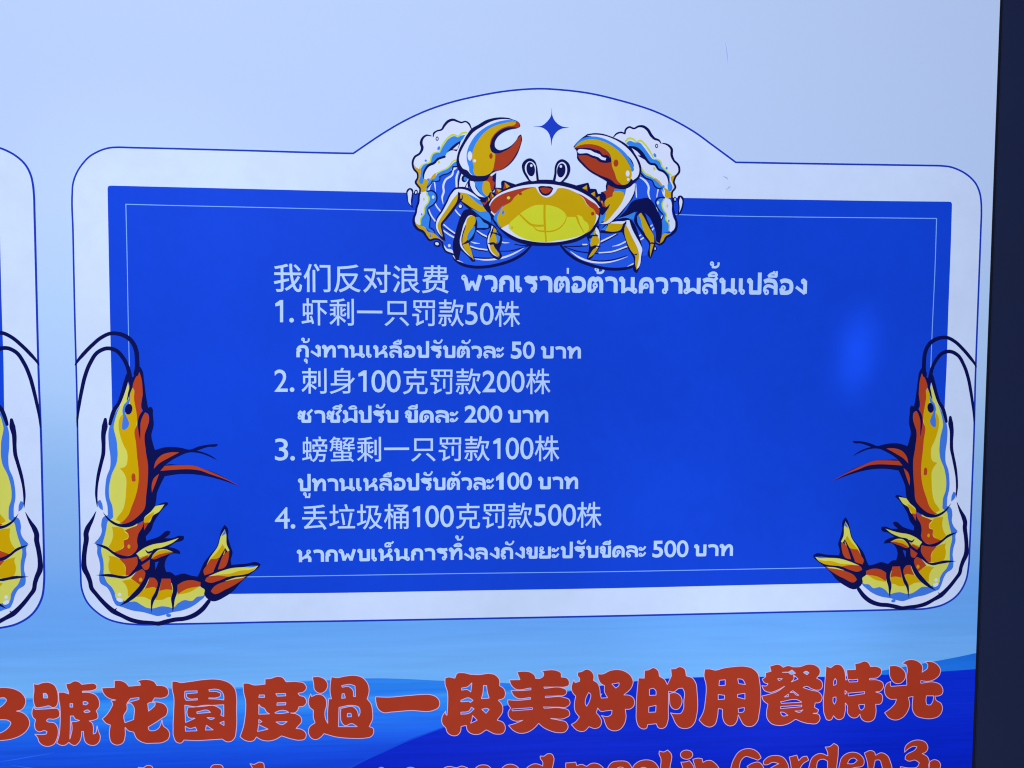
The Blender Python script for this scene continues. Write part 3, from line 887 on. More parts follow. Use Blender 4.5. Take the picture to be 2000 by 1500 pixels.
leg(('navy', '720,1382 770,1370 850,1370 930,1400 1000,1460 1080,1505 1140,1540 1190,1620 1210,1720 1195,1830 1130,1832 1060,1780 960,1690 880,1640 800,1562! 770,1590 700,1690 620,1790 560,1865 580,1960 602,2072! 570,2062 500,1970 465,1875 480,1780 540,1680 600,1570 660,1450'),
    ('white', '740,1400 790,1395 860,1405 950,1450 1060,1540 960,1510 860,1455 775,1440! 740,1520 640,1640 560,1740 515,1820 500,1880 525,1960 562,2022! 505,1960 475,1880 490,1800 560,1690 620,1580 680,1460'),
    ('gold', '795,1440 860,1450 960,1510 1060,1580 1110,1650 1140,1690 1050,1690 960,1650 870,1590 800,1535'),
    ('gold', '765,1450! 750,1550 680,1660 590,1780 540,1850 550,1940 568,2020! 520,1940 497,1870 530,1790 620,1650 700,1525'),
    ('sky', '870,1450! 960,1490 1060,1560 1095,1610 1050,1600 960,1530'),
    ('sky', '930,1650 1050,1690 1145,1692 1182,1740 1192,1832! 1100,1785 1000,1705'),
    ('-navy', '768,1435,3 775,1500,10 795,1540,12|820,1480,3 812,1530,8 790,1545,10'))
leg(('navy', '850,1670 940,1665 1010,1740 1160,1832 1215,1850 1180,1900 1120,1925 1010,1932 960,2050 912,2092! 925,2150 992,2335! 960,2342 900,2282 800,2190! 785,2260 772,2322 735,2322 708,2250 693,2130 720,2000 760,1850 800,1740'),
    ('sky', '990,1760 1030,1760 1100,1830 1160,1872 1155,1902 1012,1902 1015,1830'),
    ('white', '910,1742 952,1737! 870,1850 825,1960 808,2080 822,2140 900,2240 942,2292! 850,2212 793,2130 787,2080 810,1960 850,1830'),
    ('gold', '900,1765 942,1742 975,1752 990,1830 965,1880 905,1990 882,2060 820,2112! 825,2020 860,1900'),
    ('gold', '825,2120! 898,2092! 930,2180 970,2322! 900,2232 842,2162'),
    ('sky', '982,1870 985,1912 932,2032 892,2072 882,2030 922,1935'),
    ('-navy', '815,2118,3 870,2095,10 915,2075,12'))
leg(('navy', '1190,1850 1235,1870 1285,1950 1332,2000 1332,2100 1305,2180 1332,2285 1300,2312 1200,2262 1150,2182 1133,2080 1150,1980 1180,1920'),
    ('white', '1202,1872 1222,1885 1192,1960 1172,2060 1182,2150 1232,2240 1302,2290! 1212,2242 1162,2160 1147,2080 1162,2000 1190,1940'),
    ('gold', '1230,1895 1262,1930 1252,1990 1272,2050 1262,2110 1172,2105 1182,2040 1210,1980'),
    ('gold', '1177,2127 1222,2117 1252,2180 1300,2240 1300,2275 1242,2250 1192,2190'),
    ('sky', '1262,1945 1310,2010 1300,2080 1277,2112 1262,2040'), ('sky', '1242,2152 1292,2230 1302,2252 1262,2192'),
    ('-navy', '1190,1965,5 1260,1975,9 1322,2012,5|1160,2105,5 1220,2100,10 1285,2137,6'))
# right legs
leg(('navy', '2830,1790 2950,1670 3030,1560 3150,1520 3240,1515 3300,1570 3360,1680 3412,1800 3417,1950 3392,2102! 3362,2092 3335,1960 3300,1850 3240,1750 3150,1690 3060,1700 2960,1755'),
    ('sky', '2832,1782! 2960,1742 3070,1692 3068,1740 3055,1792 2960,1785'))
leg(('navy', '3055,1812 3075,1720 3125,1680 3180,1700 3230,1800 3300,1970 3332,2080 3312,2200 3272,2302! 3238,2270 3248,2110 3180,2020 3100,1900'),
    ('sky', '3092,1742 3122,1732 3162,1830 3182,1930 3232,2012 3162,1930 3102,1840'),
    ('gold', '3112,1722 3142,1702 3180,1760 3250,1900 3310,2010 3312,2100 3290,2180 3265,2282! 3260,2190 3267,2100 3200,1990 3160,1880 3140,1790'),
    ('-navy', '3075,1770,8 3100,1725,9 3140,1700,4|3250,2115,3 3275,2100,8 3320,2105,9'))
leg(('navy', '2600,1965 2700,1840 2830,1790 3000,1785 3060,1850 3100,1950 3162,2190 3162,2250 3130,2400 3092,2492! 3058,2472 3048,2300 2980,2180 2918,2000 2895,1955 2750,1975'),
    ('white', '2740,1832 2830,1817 2940,1810 2965,1802 2920,1842 2750,1842'),
    ('gold', '2725,1842 2912,1852 2872,1930 2800,1950 2682,1942'), ('sky', '2622,1930 2702,1860 2690,1935'),
    ('white', '2955,1802 2992,1802 3022,1900 3082,2020 3132,2110 3160,2190 3150,2240 3110,2420 3092,2440 3098,2240 3020,2060 2955,1905'),
    ('gold', '2942,1850 2972,1905 3032,2030 3100,2170 3118,2240 3100,2380 3085,2452! 3067,2350 3070,2280 3010,2190 2952,2060 2927,1930'),
    ('-navy', '2950,1815,3 2920,1870,9 2900,1940,12|3062,2245,4 3080,2250,7 3095,2240,3'))
leg(('navy', '2440,1992 2500,1930 2590,1865 2612,1960 2617,2060 2602,2160 2540,2240 2470,2312 2438,2302! 2462,2200 2470,2110'),
    ('white', '2562,1890 2592,1930 2606,2040 2592,2150 2532,2222! 2570,2120 2580,2010 2542,1945'),
    ('gold', '2540,1932 2560,1940 2552,2000 2590,2030 2590,2112 2550,2140 2490,2142 2480,2070 2505,2030'),
    ('gold', '2592,2152! 2562,2200 2500,2270 2458,2292! 2490,2230 2540,2170'), ('sky', '2470,2010 2532,1940 2530,1992'), ('sky', '2470,2042 2500,2042 2490,2112'),
    ('-navy', '2440,2010,6 2520,2003,9 2580,2000,4|2480,2167,4 2540,2140,10 2612,2145,5'))

# arms and claws
pr = part('claw')
pr.fill('navy', 'U', '900,1265 1000,1300 1120,1290 1190,1240 1262,1182 1255,1300 1247,1390 1200,1450 1140,1525 1050,1512 960,1442 910,1360')
pr.fill('white', 'U', '918,1290 970,1302 992,1380 1062,1470 1112,1506 1040,1492 960,1422 925,1350')
pr.fill('sky', 'U', '975,1292 1092,1290 1080,1360 1090,1440 1150,1492 1120,1502 1040,1432 992,1350')
pr.fill('rust', 'U', '1120,1268 1180,1222 1217,1240 1210,1280 1237,1310 1230,1370 1222,1412 1190,1402 1160,1330')
pr.fill('gold', 'U', '1095,1287 1160,1300 1190,1400 1202,1432 1172,1470 1140,1492 1090,1442 1082,1350')
pr.fill('navy', 'U', '1425,472! 1330,464 1230,473 1130,500 1030,558 940,612 880,690 830,780 778,880 750,980 743,1060 770,1150 830,1215 900,1265 960,1292 1050,1299 1130,1287 1200,1195 1240,1172 1340,1142 1440,1072 1530,952 1580,822 1597,740 1585,686! 1565,695 1520,762 1440,842 1380,872 1300,890 1252,860 1242,800 1272,730 1350,662 1450,622 1540,602 1572,580 1570,552 1530,512 1490,497')
pr.fill('white', 'U', '1490,502! 1400,489 1300,492 1200,517 1080,582 960,662 890,752 830,852 787,950 777,1020 800,1090 830,1130 880,1152 940,1212 1000,1220 960,1100 950,900 1100,700 1300,560')
pr.fill('sky', 'U', '1535,515! 1450,499 1350,506 1230,540 1110,600 1000,690 930,790 890,880 875,970 887,1060 907,1120 912,1170 960,1217 1000,1225 1000,1000 1010,800 1200,600 1400,545')
pr.fill('rust', 'U', '1490,520! 1545,527 1570,560 1552,590 1480,592 1400,598 1320,630 1240,695 1202,760 1187,830! 1178,790 1200,715 1260,650 1340,600 1440,572')
pr.fill('gold', 'U', '1512,520 1440,524 1340,545 1230,580 1120,650 1040,740 980,840 950,940 950,1030 970,1110 965,1170 990,1217 1060,1227 1130,1217 1212,1160 1232,1090 1246,940 1202,912 1180,850 1190,760 1240,680 1330,608 1420,578 1500,560 1518,540')
pr.fill('rust', 'U', '1582,700! 1540,740 1490,810 1430,870 1360,907 1300,932 1250,932 1246,1000 1232,1090 1217,1160 1320,1142 1420,1072 1510,952 1567,832 1584,760')
pr.ell('rust', 'U', (1192, 968, 22, 37)).ell('white', 'U', (918, 966, 29, 62), (980, 1030, 18, 20))
pr.done()
pr = part('claw')
pr.fill('navy', 'U', '2700,1300! 2780,1340 2900,1390 3000,1375 3070,1310 3072,1400 3040,1510 2960,1610 2900,1700 2820,1782 2720,1852 2600,1855 2590,1650 2640,1560! 2620,1440! 2690,1420! 2685,1360!')
pr.fill('rust', 'U', '2712,1340 2770,1370 2832,1390 2790,1440 2772,1500 2690,1532 2682,1470 2650,1435! 2705,1405!')
pr.fill('sky', 'U', '2800,1397 2962,1388 2945,1480 2900,1440 2820,1432 2790,1432')
pr.fill('gold', 'U', '2780,1442 2850,1425 2920,1450 2932,1490 2900,1590 2850,1650 2760,1760 2662,1830 2650,1780 2682,1680 2730,1640 2682,1620 2672,1560 2720,1512 2770,1490')
pr.fill('white', 'U', '2960,1385 3064,1320 3062,1400 3010,1530 2920,1650 2820,1760 2720,1842 2600,1852 2680,1822 2800,1700 2900,1560 2932,1480')
pr.fill('sky', 'U', '2602,1740 2690,1700 2662,1800 2602,1852')
pr.stroke('navy', 'U', '2735,1598,3 2695,1655,14 2640,1720,16')
pr.fill('navy', 'U', '2445,683! 2540,670 2640,678 2740,708 2840,748 2930,798 3020,878 3092,980 3137,1070 3149,1160 3122,1250 3062,1310 3000,1370 2920,1399 2840,1392 2760,1362 2700,1302 2600,1242 2480,1172 2380,1082 2310,987 2312,942 2288,874 2263,850 2290,813 2360,745')
pr.fill('white', 'U', '2440,702! 2540,690 2650,700 2760,735 2860,785 2960,860 3040,950 3102,1060 3122,1150 3102,1230 3040,1285 3000,1240 3050,1100 2900,900 2700,770 2500,712')
pr.fill('sky', 'U', '2270,842! 2340,768 2430,723 2510,713 2620,728 2740,778 2850,848 2940,928 3012,1030 3047,1110 3047,1160 3030,1172 2980,1050 2850,900 2650,780 2480,750 2360,790')
pr.fill('gold', 'U', '2270,858! 2350,790 2450,753 2560,753 2680,788 2800,860 2910,960 2980,1060 3022,1170 3010,1270 2960,1332 2900,1342 2840,1292 2800,1190 2760,1100 2760,1030 2740,950 2690,890 2600,840 2500,815 2400,830 2290,868')
pr.fill('rust', 'U', '2275,862! 2350,828 2450,813 2550,823 2640,858 2712,920 2747,990 2742,1010 2680,980 2650,960 2600,900 2550,885 2500,870 2430,865 2300,874')
pr.fill('white', 'U', '2315,905! 2330,885 2410,882 2480,892 2530,902 2570,932 2620,952 2660,987 2690,992 2682,1025 2630,1015 2590,985 2540,970 2500,955 2440,930 2390,933 2330,928')
pr.stroke('navy', 'U', '2285,872,4 2400,870,8 2490,880,11 2550,912,11 2600,922,11 2650,968,12 2700,972,14 2735,1008,14 2700,1040,12 2640,1037,9 2590,1008,11 2540,980,11 2490,972,9 2440,943,9 2380,947,8 2318,947,8')
pr.fill('rust', 'U', '2325,960 2400,957 2450,962 2500,987 2560,1007 2600,1040 2690,1057 2760,1047 2767,1100 2802,1190 2832,1280 2902,1347 2820,1332 2760,1282 2600,1212 2480,1142 2390,1052 2332,982')
pr.ell('rust', 'U', (2818, 1060, 32, 47)).ell('white', 'U', (2970, 1195, 25, 40), (2977, 1272, 17, 18))
pr.done()

# shell with spikes, belly and mouth
pr = part('shell')
pr.fills('navy', 'U', '1700,1292! 1520,1340! 1362,1284! 1340,1290 1325,1385! 1250,1378! 1235,1440! 1178,1440! 1135,1530! 1120,1600! 1180,1640! 1300,1550!',
         '2270,1358! 2445,1316! 2462,1318 2482,1392! 2562,1398! 2585,1460! 2642,1456! 2655,1560! 2665,1650! 2590,1640! 2440,1480!')
pr.fills('rust', 'U', '1370,1308! 1442,1362! 1380,1392! 1352,1400!', '1258,1390! 1332,1415! 1275,1480! 1250,1455!', '1190,1450! 1232,1490! 1198,1535! 1178,1510!', '1070,1568! 1120,1575! 1145,1530! 1150,1560! 1110,1610!',
         '2440,1345! 2452,1432! 2400,1402!', '2545,1430! 2558,1512! 2500,1482!', '2605,1492! 2618,1572! 2582,1540!', '2640,1550! 2668,1600! 2692,1640! 2640,1620!')
pr.fills('gold', 'U', '1370,1308! 1436,1364! 1396,1386!', '1266,1394! 1332,1412! 1290,1442!', '1195,1450! 1230,1486! 1208,1502!', '1152,1500! 1180,1532! 1160,1560!', '2440,1345! 2368,1392! 2438,1402!', '2545,1430! 2458,1472! 2538,1492!', '2602,1490! 2562,1512! 2598,1560!', '2622,1550! 2645,1552! 2640,1600!')
pr.fill('navy', 'U', '1165,1640 1180,1560 1240,1490 1340,1420 1480,1350 1640,1300 1800,1278 1930,1276 2050,1284 2200,1320 2350,1370 2480,1450 2580,1540 2619,1620 2613,1740 2592,1830 2510,1950 2350,2060 2120,2120 1960,2137 1880,2137 1720,2130 1560,2094 1420,2024 1320,1934 1230,1834 1183,1733')
pr.fill('white', 'U', '1173,1612 1193,1552 1260,1482 1400,1410 1560,1360 1720,1335 1870,1330 2000,1338 2150,1365 2300,1410 2440,1480 2550,1562 2612,1642! 2590,1640 2590,1760 2560,1830 2500,1910 2350,2012 2150,2072 1950,2092 1750,2082 1580,2042 1440,1972 1330,1872 1250,1762 1190,1700! 1200,1640')
pr.fill('rust', 'U', '1180,1615 1220,1545 1320,1472 1460,1422 1600,1387 1765,1370! 1660,1412 1560,1452 1500,1512 1450,1572 1370,1612 1320,1652 1240,1722 1198,1682')
pr.fill('rust', 'U', '2255,1428! 2380,1480 2480,1547 2572,1612 2600,1660 2594,1745 2560,1722 2500,1652 2440,1592 2400,1522 2340,1472')
pr.fill('gold', 'U', '1770,1372! 1820,1422 1900,1472 1990,1452 2060,1390 2150,1388 2250,1420 2340,1470 2400,1530 2440,1600 2540,1680 2562,1750 2547,1832 2490,1932 2300,2002 1900,2052 1500,1962 1330,1902 1275,1802 1290,1702 1370,1612 1450,1567 1500,1502 1560,1452 1650,1405')
pr.fill('sky', 'U', '1358,1598! 1310,1652 1242,1732 1227,1772 1262,1832 1312,1902 1322,1907! 1282,1832 1275,1772 1312,1682')
pr.fill('white', 'U', '1322,1910! 1420,1855 1440,1910 1480,1962 1560,2012 1700,2072! 1560,2042 1430,1980')
pr.fill('yellow', 'U', '1580,1710 1650,1662 1760,1610 1860,1602 1960,1610 2080,1650 2150,1705 2180,1758! 2290,1762! 2310,1742 2380,1762 2400,1802 2450,1842 2460,1932 2400,1982 2250,2032 2050,2067 1900,2087 1720,2072 1560,2012 1470,1952 1420,1892 1430,1852 1510,1770')
pr.stroke('gold', 'U', '1890,1605,14 1888,1750,14 1895,1900,13 1910,2090,9', '1568,1728,10 1640,1800,12 1720,1862,14 1800,1874,14 1880,1872,12', '1740,1880,4 1790,1930,9 1880,1947,11 2000,1942,9 2090,1900,8 2150,1830,7 2180,1755,5', '2308,1760,14 2340,1850,10 2402,1962,5')
pr.ell('yellow', 'U', (1420, 1512, 22, 20)).ell('rust', 'U', (1575, 1460, 22, 19), (2515, 1718, 22, 24)).ell('sky', 'U', (1350, 1703, 17, 30, 10)).ell('gold', 'U', (1466, 1900, 10, 20))
pr.fill('white', 'U', '1768,1366! 1900,1350 2062,1372! 2040,1422 1980,1482 1920,1507 1850,1482 1800,1422')
pr.fill('navy', 'U', '1805,1372 1830,1360 1900,1360 1985,1373 2003,1390 1980,1440 1930,1482 1880,1482 1830,1442')
pr.fill('rust', 'U', '1823,1385! 1880,1378 1988,1395! 1962,1430 1920,1456 1870,1450')
pr.done()
pr = part('eye')
pr.fill('navy', 'U', '1690,1302! 1640,1232 1600,1150 1596,1080 1640,1018 1700,998 1760,1028 1790,1100 1805,1200 1817,1292!')
pr.fill('white', 'U', '1720,1292 1670,1222 1635,1150 1640,1085 1680,1040 1720,1040 1765,1080 1775,1180 1785,1287')
pr.ell('navy', 'U', (1709, 1140, 55, 93, -8)).ell('white', 'U', (1717, 1092, 16, 18)).done()
pr = part('eye')
pr.fill('navy', 'U', '1995,1292! 2015,1200 2025,1100 2057,1038 2107,1010 2167,1028 2214,1080 2224,1150 2197,1232 2130,1307!')
pr.fill('white', 'U', '2030,1292 2045,1200 2052,1110 2080,1060 2117,1045 2160,1070 2182,1130 2175,1200 2130,1272 2095,1302')
pr.ell('navy', 'U', (2106, 1155, 55, 93, 8)).ell('white', 'U', (2101, 1103, 16, 18)).done()

# ------------------------------------------------------------------ prawn picture, traced once at the left of the board
LAYER[0] = 74
pr = Print('prawn_picture', sign)          # the body, segment by segment
pr.fill('white', 'S', '600,560 545,700 480,830 430,960 400,1010 370,1080 365,1250 345,1400 310,1500 297,1640 305,1800 250,1900 200,2040 205,2120 185,2250 180,2380 215,2470 245,2560 300,2650 400,2755 480,2815 620,2880 760,2915 900,2930 1050,2895 1200,2850 1330,2770 1375,2690 1330,2600 800,2500 650,2000 640,1200')
pr.fill('cornflower', 'S', '520,815 480,880 440,960 415,1040 415,1200 430,1320 425,1420 395,1500 380,1600 380,1700 400,1790 405,1880 365,1895 340,1970 345,2040 320,2100 278,2145 300,2190 300,2250 320,2320 330,2400 320,2465 330,2540 400,2590 430,2640 460,2720 490,2762 520,2770 640,2810 760,2830 830,2850 890,2865 950,2855 1030,2830 1130,2810 1230,2770 1300,2720 1352,2665 1330,2600 1000,2600 700,2500 500,2300 480,2000 520,1700 540,1200 560,900')
pr.fill('pale', 'S', '602,580! 614,650 600,740 640,700 670,780 690,950 700,1400 700,1800 650,2500 1000,2550 1310,2580! 1352,2610 1342,2660 1270,2680 1230,2715 1150,2710 1090,2740 1040,2785 990,2775 930,2770 840,2790 790,2785 730,2755 680,2725 600,2725 550,2710 485,2690 470,2630 440,2580 400,2540 375,2490 365,2460 365,2400 360,2320 345,2260 340,2210 350,2170 355,2150 375,2080 390,2010 405,1940 455,1900 455,1870 445,1780 425,1730 415,1640 430,1530 440,1490 490,1370 500,1300 497,1220 490,1150 475,1090 462,1030 475,950 500,870 530,800 560,720 585,650')
pr.fills('brick', 'S', '714,482! 735,550 745,680 750,870 790,890 806,940 790,1020 770,1080 775,1250 797,1380 797,1500 780,1700 750,1850 700,1895 640,1945 580,1967 515,1960! 590,1900 640,1790 690,1640 705,1530 700,1400 690,1300 680,1180 667,1050 690,990 690,940 660,740 655,640 640,625 680,530',
         '590,2020 680,1985! 757,1935! 735,2020 700,2080 690,2140 695,2200 660,2250 600,2277 530,2272 468,2240! 560,2190 565,2125 600,2110 605,2070 570,2030',
         '515,2303! 620,2300 690,2280 697,2350 650,2420 620,2460 578,2472 575,2380', '630,2500 690,2430 740,2404 772,2440 760,2500 720,2566! 690,2540',
         '810,2490 860,2495 890,2530 885,2597 800,2595 763,2602! 790,2550', '930,2500 1015,2500 1037,2612 980,2605 905,2622! 920,2550', '1085,2560 1150,2525 1230,2515 1312,2535 1312,2575 1180,2605 1085,2650')
pr.fills('ochre', 'S', '640,630 657,650 660,740 680,860 690,950 680,1010 667,1050 680,1180 690,1300 705,1450 705,1540 680,1680 640,1790 590,1900 540,1952 485,1927 490,1915 550,1830 575,1730 583,1630 580,1510 555,1460 523,1425! 575,1405 597,1330 590,1260 560,1200 530,1120 510,1020 515,950 545,900 600,880 620,700',
         '445,1992! 560,2018 575,2050 600,2070 600,2100 565,2122 560,2180 520,2220 470,2235 410,2190! 440,2140 455,2070 450,2020', '408,2273! 510,2302 570,2380 582,2466 500,2472 435,2450 410,2360 420,2300',
         '540,2522! 640,2510 690,2540 722,2572! 650,2650 600,2675 595,2600 570,2550', '755,2602! 800,2590 870,2590 882,2610 850,2680 830,2712 760,2680 678,2676!', '897,2622! 980,2605 1035,2610 1030,2682 1000,2680 940,2705 868,2708!', '1085,2652! 1170,2602 1302,2574! 1200,2632 1085,2658!')
pr.fill('cornflower', 'S', '622,688! 620,760 610,800 575,880 600,945 612,985 600,1022 560,1048 543,1042 547,960 555,920 547,860 565,800 600,760')
pr.ell('navy', 'S', (608, 846, 36, 53, 10)).ell('brick', 'S', (655, 1508, 20, 36), (657, 1535, 20, 18)).ell('ochre', 'S', (610, 2186, 14, 20), (725, 2510, 17, 20))
pr.ell('white', 'S', (518, 2655, 17, 17), (520, 2707, 33, 19, 20)).ell('cornflower', 'S', (998, 2858, 25, 17))
pr.fill('cornflower', 'S', '310,1740 332,1732 350,1770 357,1834! 325,1812 308,1775')
pr.fill('navy', 'S', '690,430 715,430 740,465 757,560 775,700 797,832! 825,820 838,835 845,900 852,1000 830,1110 845,1180 865,1245 905,1350 915,1500 890,1620 872,1760 860,1820 800,1900 755,1932 720,1947 640,1990 560,2000 480,1980 410,1932 353,1848! 440,1930 520,1965 600,1955 700,1890 755,1830 780,1680 795,1520 797,1400 775,1250 768,1080 790,1020 808,950 800,895 760,870 750,860 745,680 733,550 714,483! 680,530 650,600 635,640 620,560 660,520')
pr.stroke('navy', 'S', '760,862,12 725,920,15 710,980,13 713,1060,8 719,1142,1', '625,545,22 632,620,14 612,690,9 590,772,1')
pr.stroke('navy', 'S', '600,515,18 575,600,20 545,700,18 510,790,16 470,850,20 440,930,18 425,990,14', '380,945,14 375,1010,28 362,1090,22 363,1200,18 360,1280,18 342,1360,16 325,1430,16 310,1500,15 298,1580,12 292,1680,11 298,1760,6 302,1802,1',
          '291,1840,1 250,1930,14 207,2010,24 192,2060,24 195,2110,24 182,2200,22 172,2300,22 177,2400,26 210,2470,22 232,2530,20 245,2590,20 290,2650,18 380,2750,20 455,2815,24 540,2860,18 640,2905,20 740,2925,18 830,2930,16 900,2938,20 970,2920,20 1060,2900,20 1150,2890,20 1250,2855,22 1330,2795,22 1390,2720,18', '460,2818,10 490,2790,2')
pr.fill('navy', 'S', '760,1930! 830,1820 870,1790! 940,1760 985,1753 995,1772 940,1822 890,1890 850,1960 830,2020 775,2090! 780,2130! 900,2090 1000,2033 1018,2042 1010,2060 960,2105! 1030,2105 1110,2080 1147,2085 1147,2110 1060,2150 1000,2190! 1070,2210 1110,2240 1112,2258! 1020,2260 980,2300 960,2380 975,2435! 1010,2435 1065,2470! 1145,2450 1220,2470 1280,2480! 1300,2440 1345,2340 1400,2270 1470,2180 1490,2110 1520,2010 1545,1973 1575,2010 1580,2100 1605,2190 1622,2240 1605,2320 1610,2365! 1740,2355 1880,2348 1897,2362 1880,2390 1830,2430 1780,2470 1700,2540 1640,2610 1560,2670 1410,2717 1368,2690! 1345,2650 1350,2610 1310,2575 1310,2535 1230,2515 1150,2525 1085,2560! 1080,2640 1060,2700 1045,2800 1037,2828! 1030,2760 1022,2700 1040,2610 1015,2500! 930,2500! 905,2610 885,2670 855,2720 828,2842! 830,2700 870,2620 888,2530 860,2495 810,2490! 760,2590 700,2660 620,2720 515,2770! 580,2710 650,2640 720,2560 765,2480 770,2440 740,2405! 690,2430 620,2480 560,2500 480,2490 400,2480 283,2465! 440,2455 520,2470 600,2470 650,2420 695,2350 690,2285! 620,2300 520,2300 460,2265 400,2220 340,2190 263,2152! 400,2190 460,2235 540,2270 600,2278 660,2250 695,2195 690,2130 700,2070 745,1990')
prawn = pr.done()
BASE = LAYER[0]
def ppart(name):
    return Print(name, prawn)
parts = []
pr = ppart('antenna')
pr.stroke('navy', 'S', '88,412,6 110,375,12 160,315,17 250,222,17 340,147,17 430,107,17 500,108,18 580,135,20 640,185,20 680,270,21 690,370,21 690,450,22 680,500,24')
pr.done()
pr = ppart('antenna')
pr.stroke('navy', 'S', '105,1020,4 108,930,10 125,800,15 150,660,17 180,530,18 230,400,18 310,287,18 400,252,18 480,270,18 550,340,18 600,440,18 617,520,22 622,560,22')
pr.done()
pr = ppart('feeler')
pr.fill('navy', 'S', '865,1245 960,1218 1050,1215 1130,1225 1200,1240 1290,1210 1380,1192 1478,1186! 1475,1195 1380,1215 1275,1250! 1360,1275 1430,1310 1477,1347! 1400,1310 1300,1275 1190,1270 1090,1310 980,1380 940,1420 900,1460 855,1420')
pr.fill('brick', 'S', '1102,1267! 1000,1320 900,1380 853,1427! 870,1360 920,1300 1010,1268').done()
pr = ppart('feeler')
pr.fill('navy', 'S', '880,1480! 960,1395 1100,1388 1240,1395 1330,1425 1480,1480 1600,1545 1702,1604! 1560,1552 1400,1507 1250,1482 1100,1480 960,1500! 910,1600 870,1700 850,1500')
pr.fill('brick', 'S', '960,1398! 1100,1392 1240,1397 1350,1435 1480,1487 1600,1547 1697,1601! 1560,1535 1400,1478 1300,1443 1220,1433 1050,1437 918,1448!')
pr.fill('brick', 'S', '905,1475! 880,1545 835,1660! 833,1590 855,1520').done()
pr = ppart('swimmer_leg')
pr.fill('pale', 'S', '868,1792! 900,1785 957,1776! 900,1850 850,1880 810,1950 770,1972 758,1920 830,1840').fill('ochre', 'S', '860,1845 845,1882 800,1950 770,1977 757,1925 800,1880')
pr.fill('brick', 'S', '757,1958! 805,1948 760,2027!').done()
pr = ppart('swimmer_leg')
pr.fill('pale', 'S', '683,2255! 760,2200 830,2170 960,2145 1097,2103! 1050,2140 930,2195 850,2215 790,2290 730,2312').fill('ochre', 'S', '705,2295! 800,2260 842,2233! 795,2290 735,2320')
pr.fill('brick', 'S', '715,2308! 790,2272 802,2290 740,2332')
pr.stroke('navy', 'S', '773,2222,2 800,2245,9 830,2236,8').done()
pr = ppart('swimmer_leg')
pr.fill('pale', 'S', '850,2262! 900,2220 960,2212 1042,2240! 950,2235 870,2280').fill('ochre', 'S', '845,2268! 900,2230 960,2220 1042,2240! 950,2252 870,2292 830,2302!')
pr.fill('brick', 'S', '828,2306! 900,2265 1042,2243! 930,2284 850,2310')
pr.fill('brick', 'S', '733,2370! 817,2313! 792,2410 772,2416').fill('panel', 'S', '865,2340! 902,2330! 870,2412!').done()
pr = ppart('tail_fan')
pr.fill('pale', 'S', '1547,2018! 1559,2060 1567,2170 1592,2224! 1580,2242 1550,2200 1500,2290 1410,2310 1368,2372! 1400,2300 1480,2180 1510,2080').fill('cornflower', 'S', '1549,2020! 1557,2062! 1513,2087!')
pr.fill('ochre', 'S', '1525,2162! 1545,2200 1550,2240 1500,2290 1430,2310 1405,2307! 1480,2230')
pr.fills('brick', 'S', '1400,2322 1502,2300! 1480,2350 1440,2430 1350,2467 1338,2430 1370,2370', '1590,2225! 1585,2290 1540,2392 1473,2412! 1490,2350 1540,2262')
pr.stroke('navy', 'S', '1552,2205,2 1500,2310,10 1455,2425,16').done()
pr = ppart('tail_fan')
pr.fill('pale', 'S', '1872,2374! 1840,2410 1780,2445 1640,2470 1388,2476! 1500,2430 1600,2400 1760,2385').fill('ochre', 'S', '1852,2395! 1790,2442 1650,2467 1480,2492 1398,2480! 1500,2460 1600,2450 1700,2420 1780,2415')
pr.fill('brick', 'S', '1368,2492 1450,2470 1582,2480! 1480,2522 1400,2540 1353,2522').fill('cornflower', 'S', '1872,2373! 1830,2387 1728,2387! 1790,2375').done()
pr = ppart('tail_fan')
pr.fill('pale', 'S', '1757,2478! 1700,2500 1600,2520 1550,2522! 1650,2490').fill('brick', 'S', '1747,2490! 1690,2530 1560,2602 1430,2642 1410,2620 1440,2580 1540,2530 1650,2503').done()

def kids(o):
    return [c for c in bpy.data.objects if c.parent == o]

def copy_part(o, parent=None):
    c = o.copy()
    COL.objects.link(c)
    c.parent = parent or o.parent
    for k in kids(o):
        d = k.copy()
        COL.objects.link(d)
        d.parent = c
    return c

def fitmap(src, dst):
    a, b = unproj(src), unproj(dst)
    out = []
    for i in (0, 1):
        A = np.stack([a[:, i], np.ones(len(a))], 1)
        out.append(np.linalg.lstsq(A, b[:, i], rcond=None)[0])
    return out

def s_px(x, y):
    return (130 + x / 5, 630 + y / 5)
def e_px(x, y, oy=640):
    return (1580 + x / 5.357, oy + y / 5.357)

# the right prawn is the left one mirrored
src = [s_px(608, 846), s_px(1895, 2363), s_px(890, 2948), s_px(375, 935), s_px(165, 2055), s_px(1547, 1974), s_px(1478, 1186), s_px(145, 2350)]
dst = [e_px(1272, 838), e_px(40, 830, 930), e_px(980, 1388, 930), e_px(1484, 925), e_px(1657, 460, 930), e_px(378, 430, 930), e_px(460, 1190), e_px(1665, 790, 930)]
(mx, bx), (mz, bz) = fitmap(src, dst)
right = copy_part(prawn)
right.scale = (mx, 1, mz)
right.location = (bx, 0, bz)
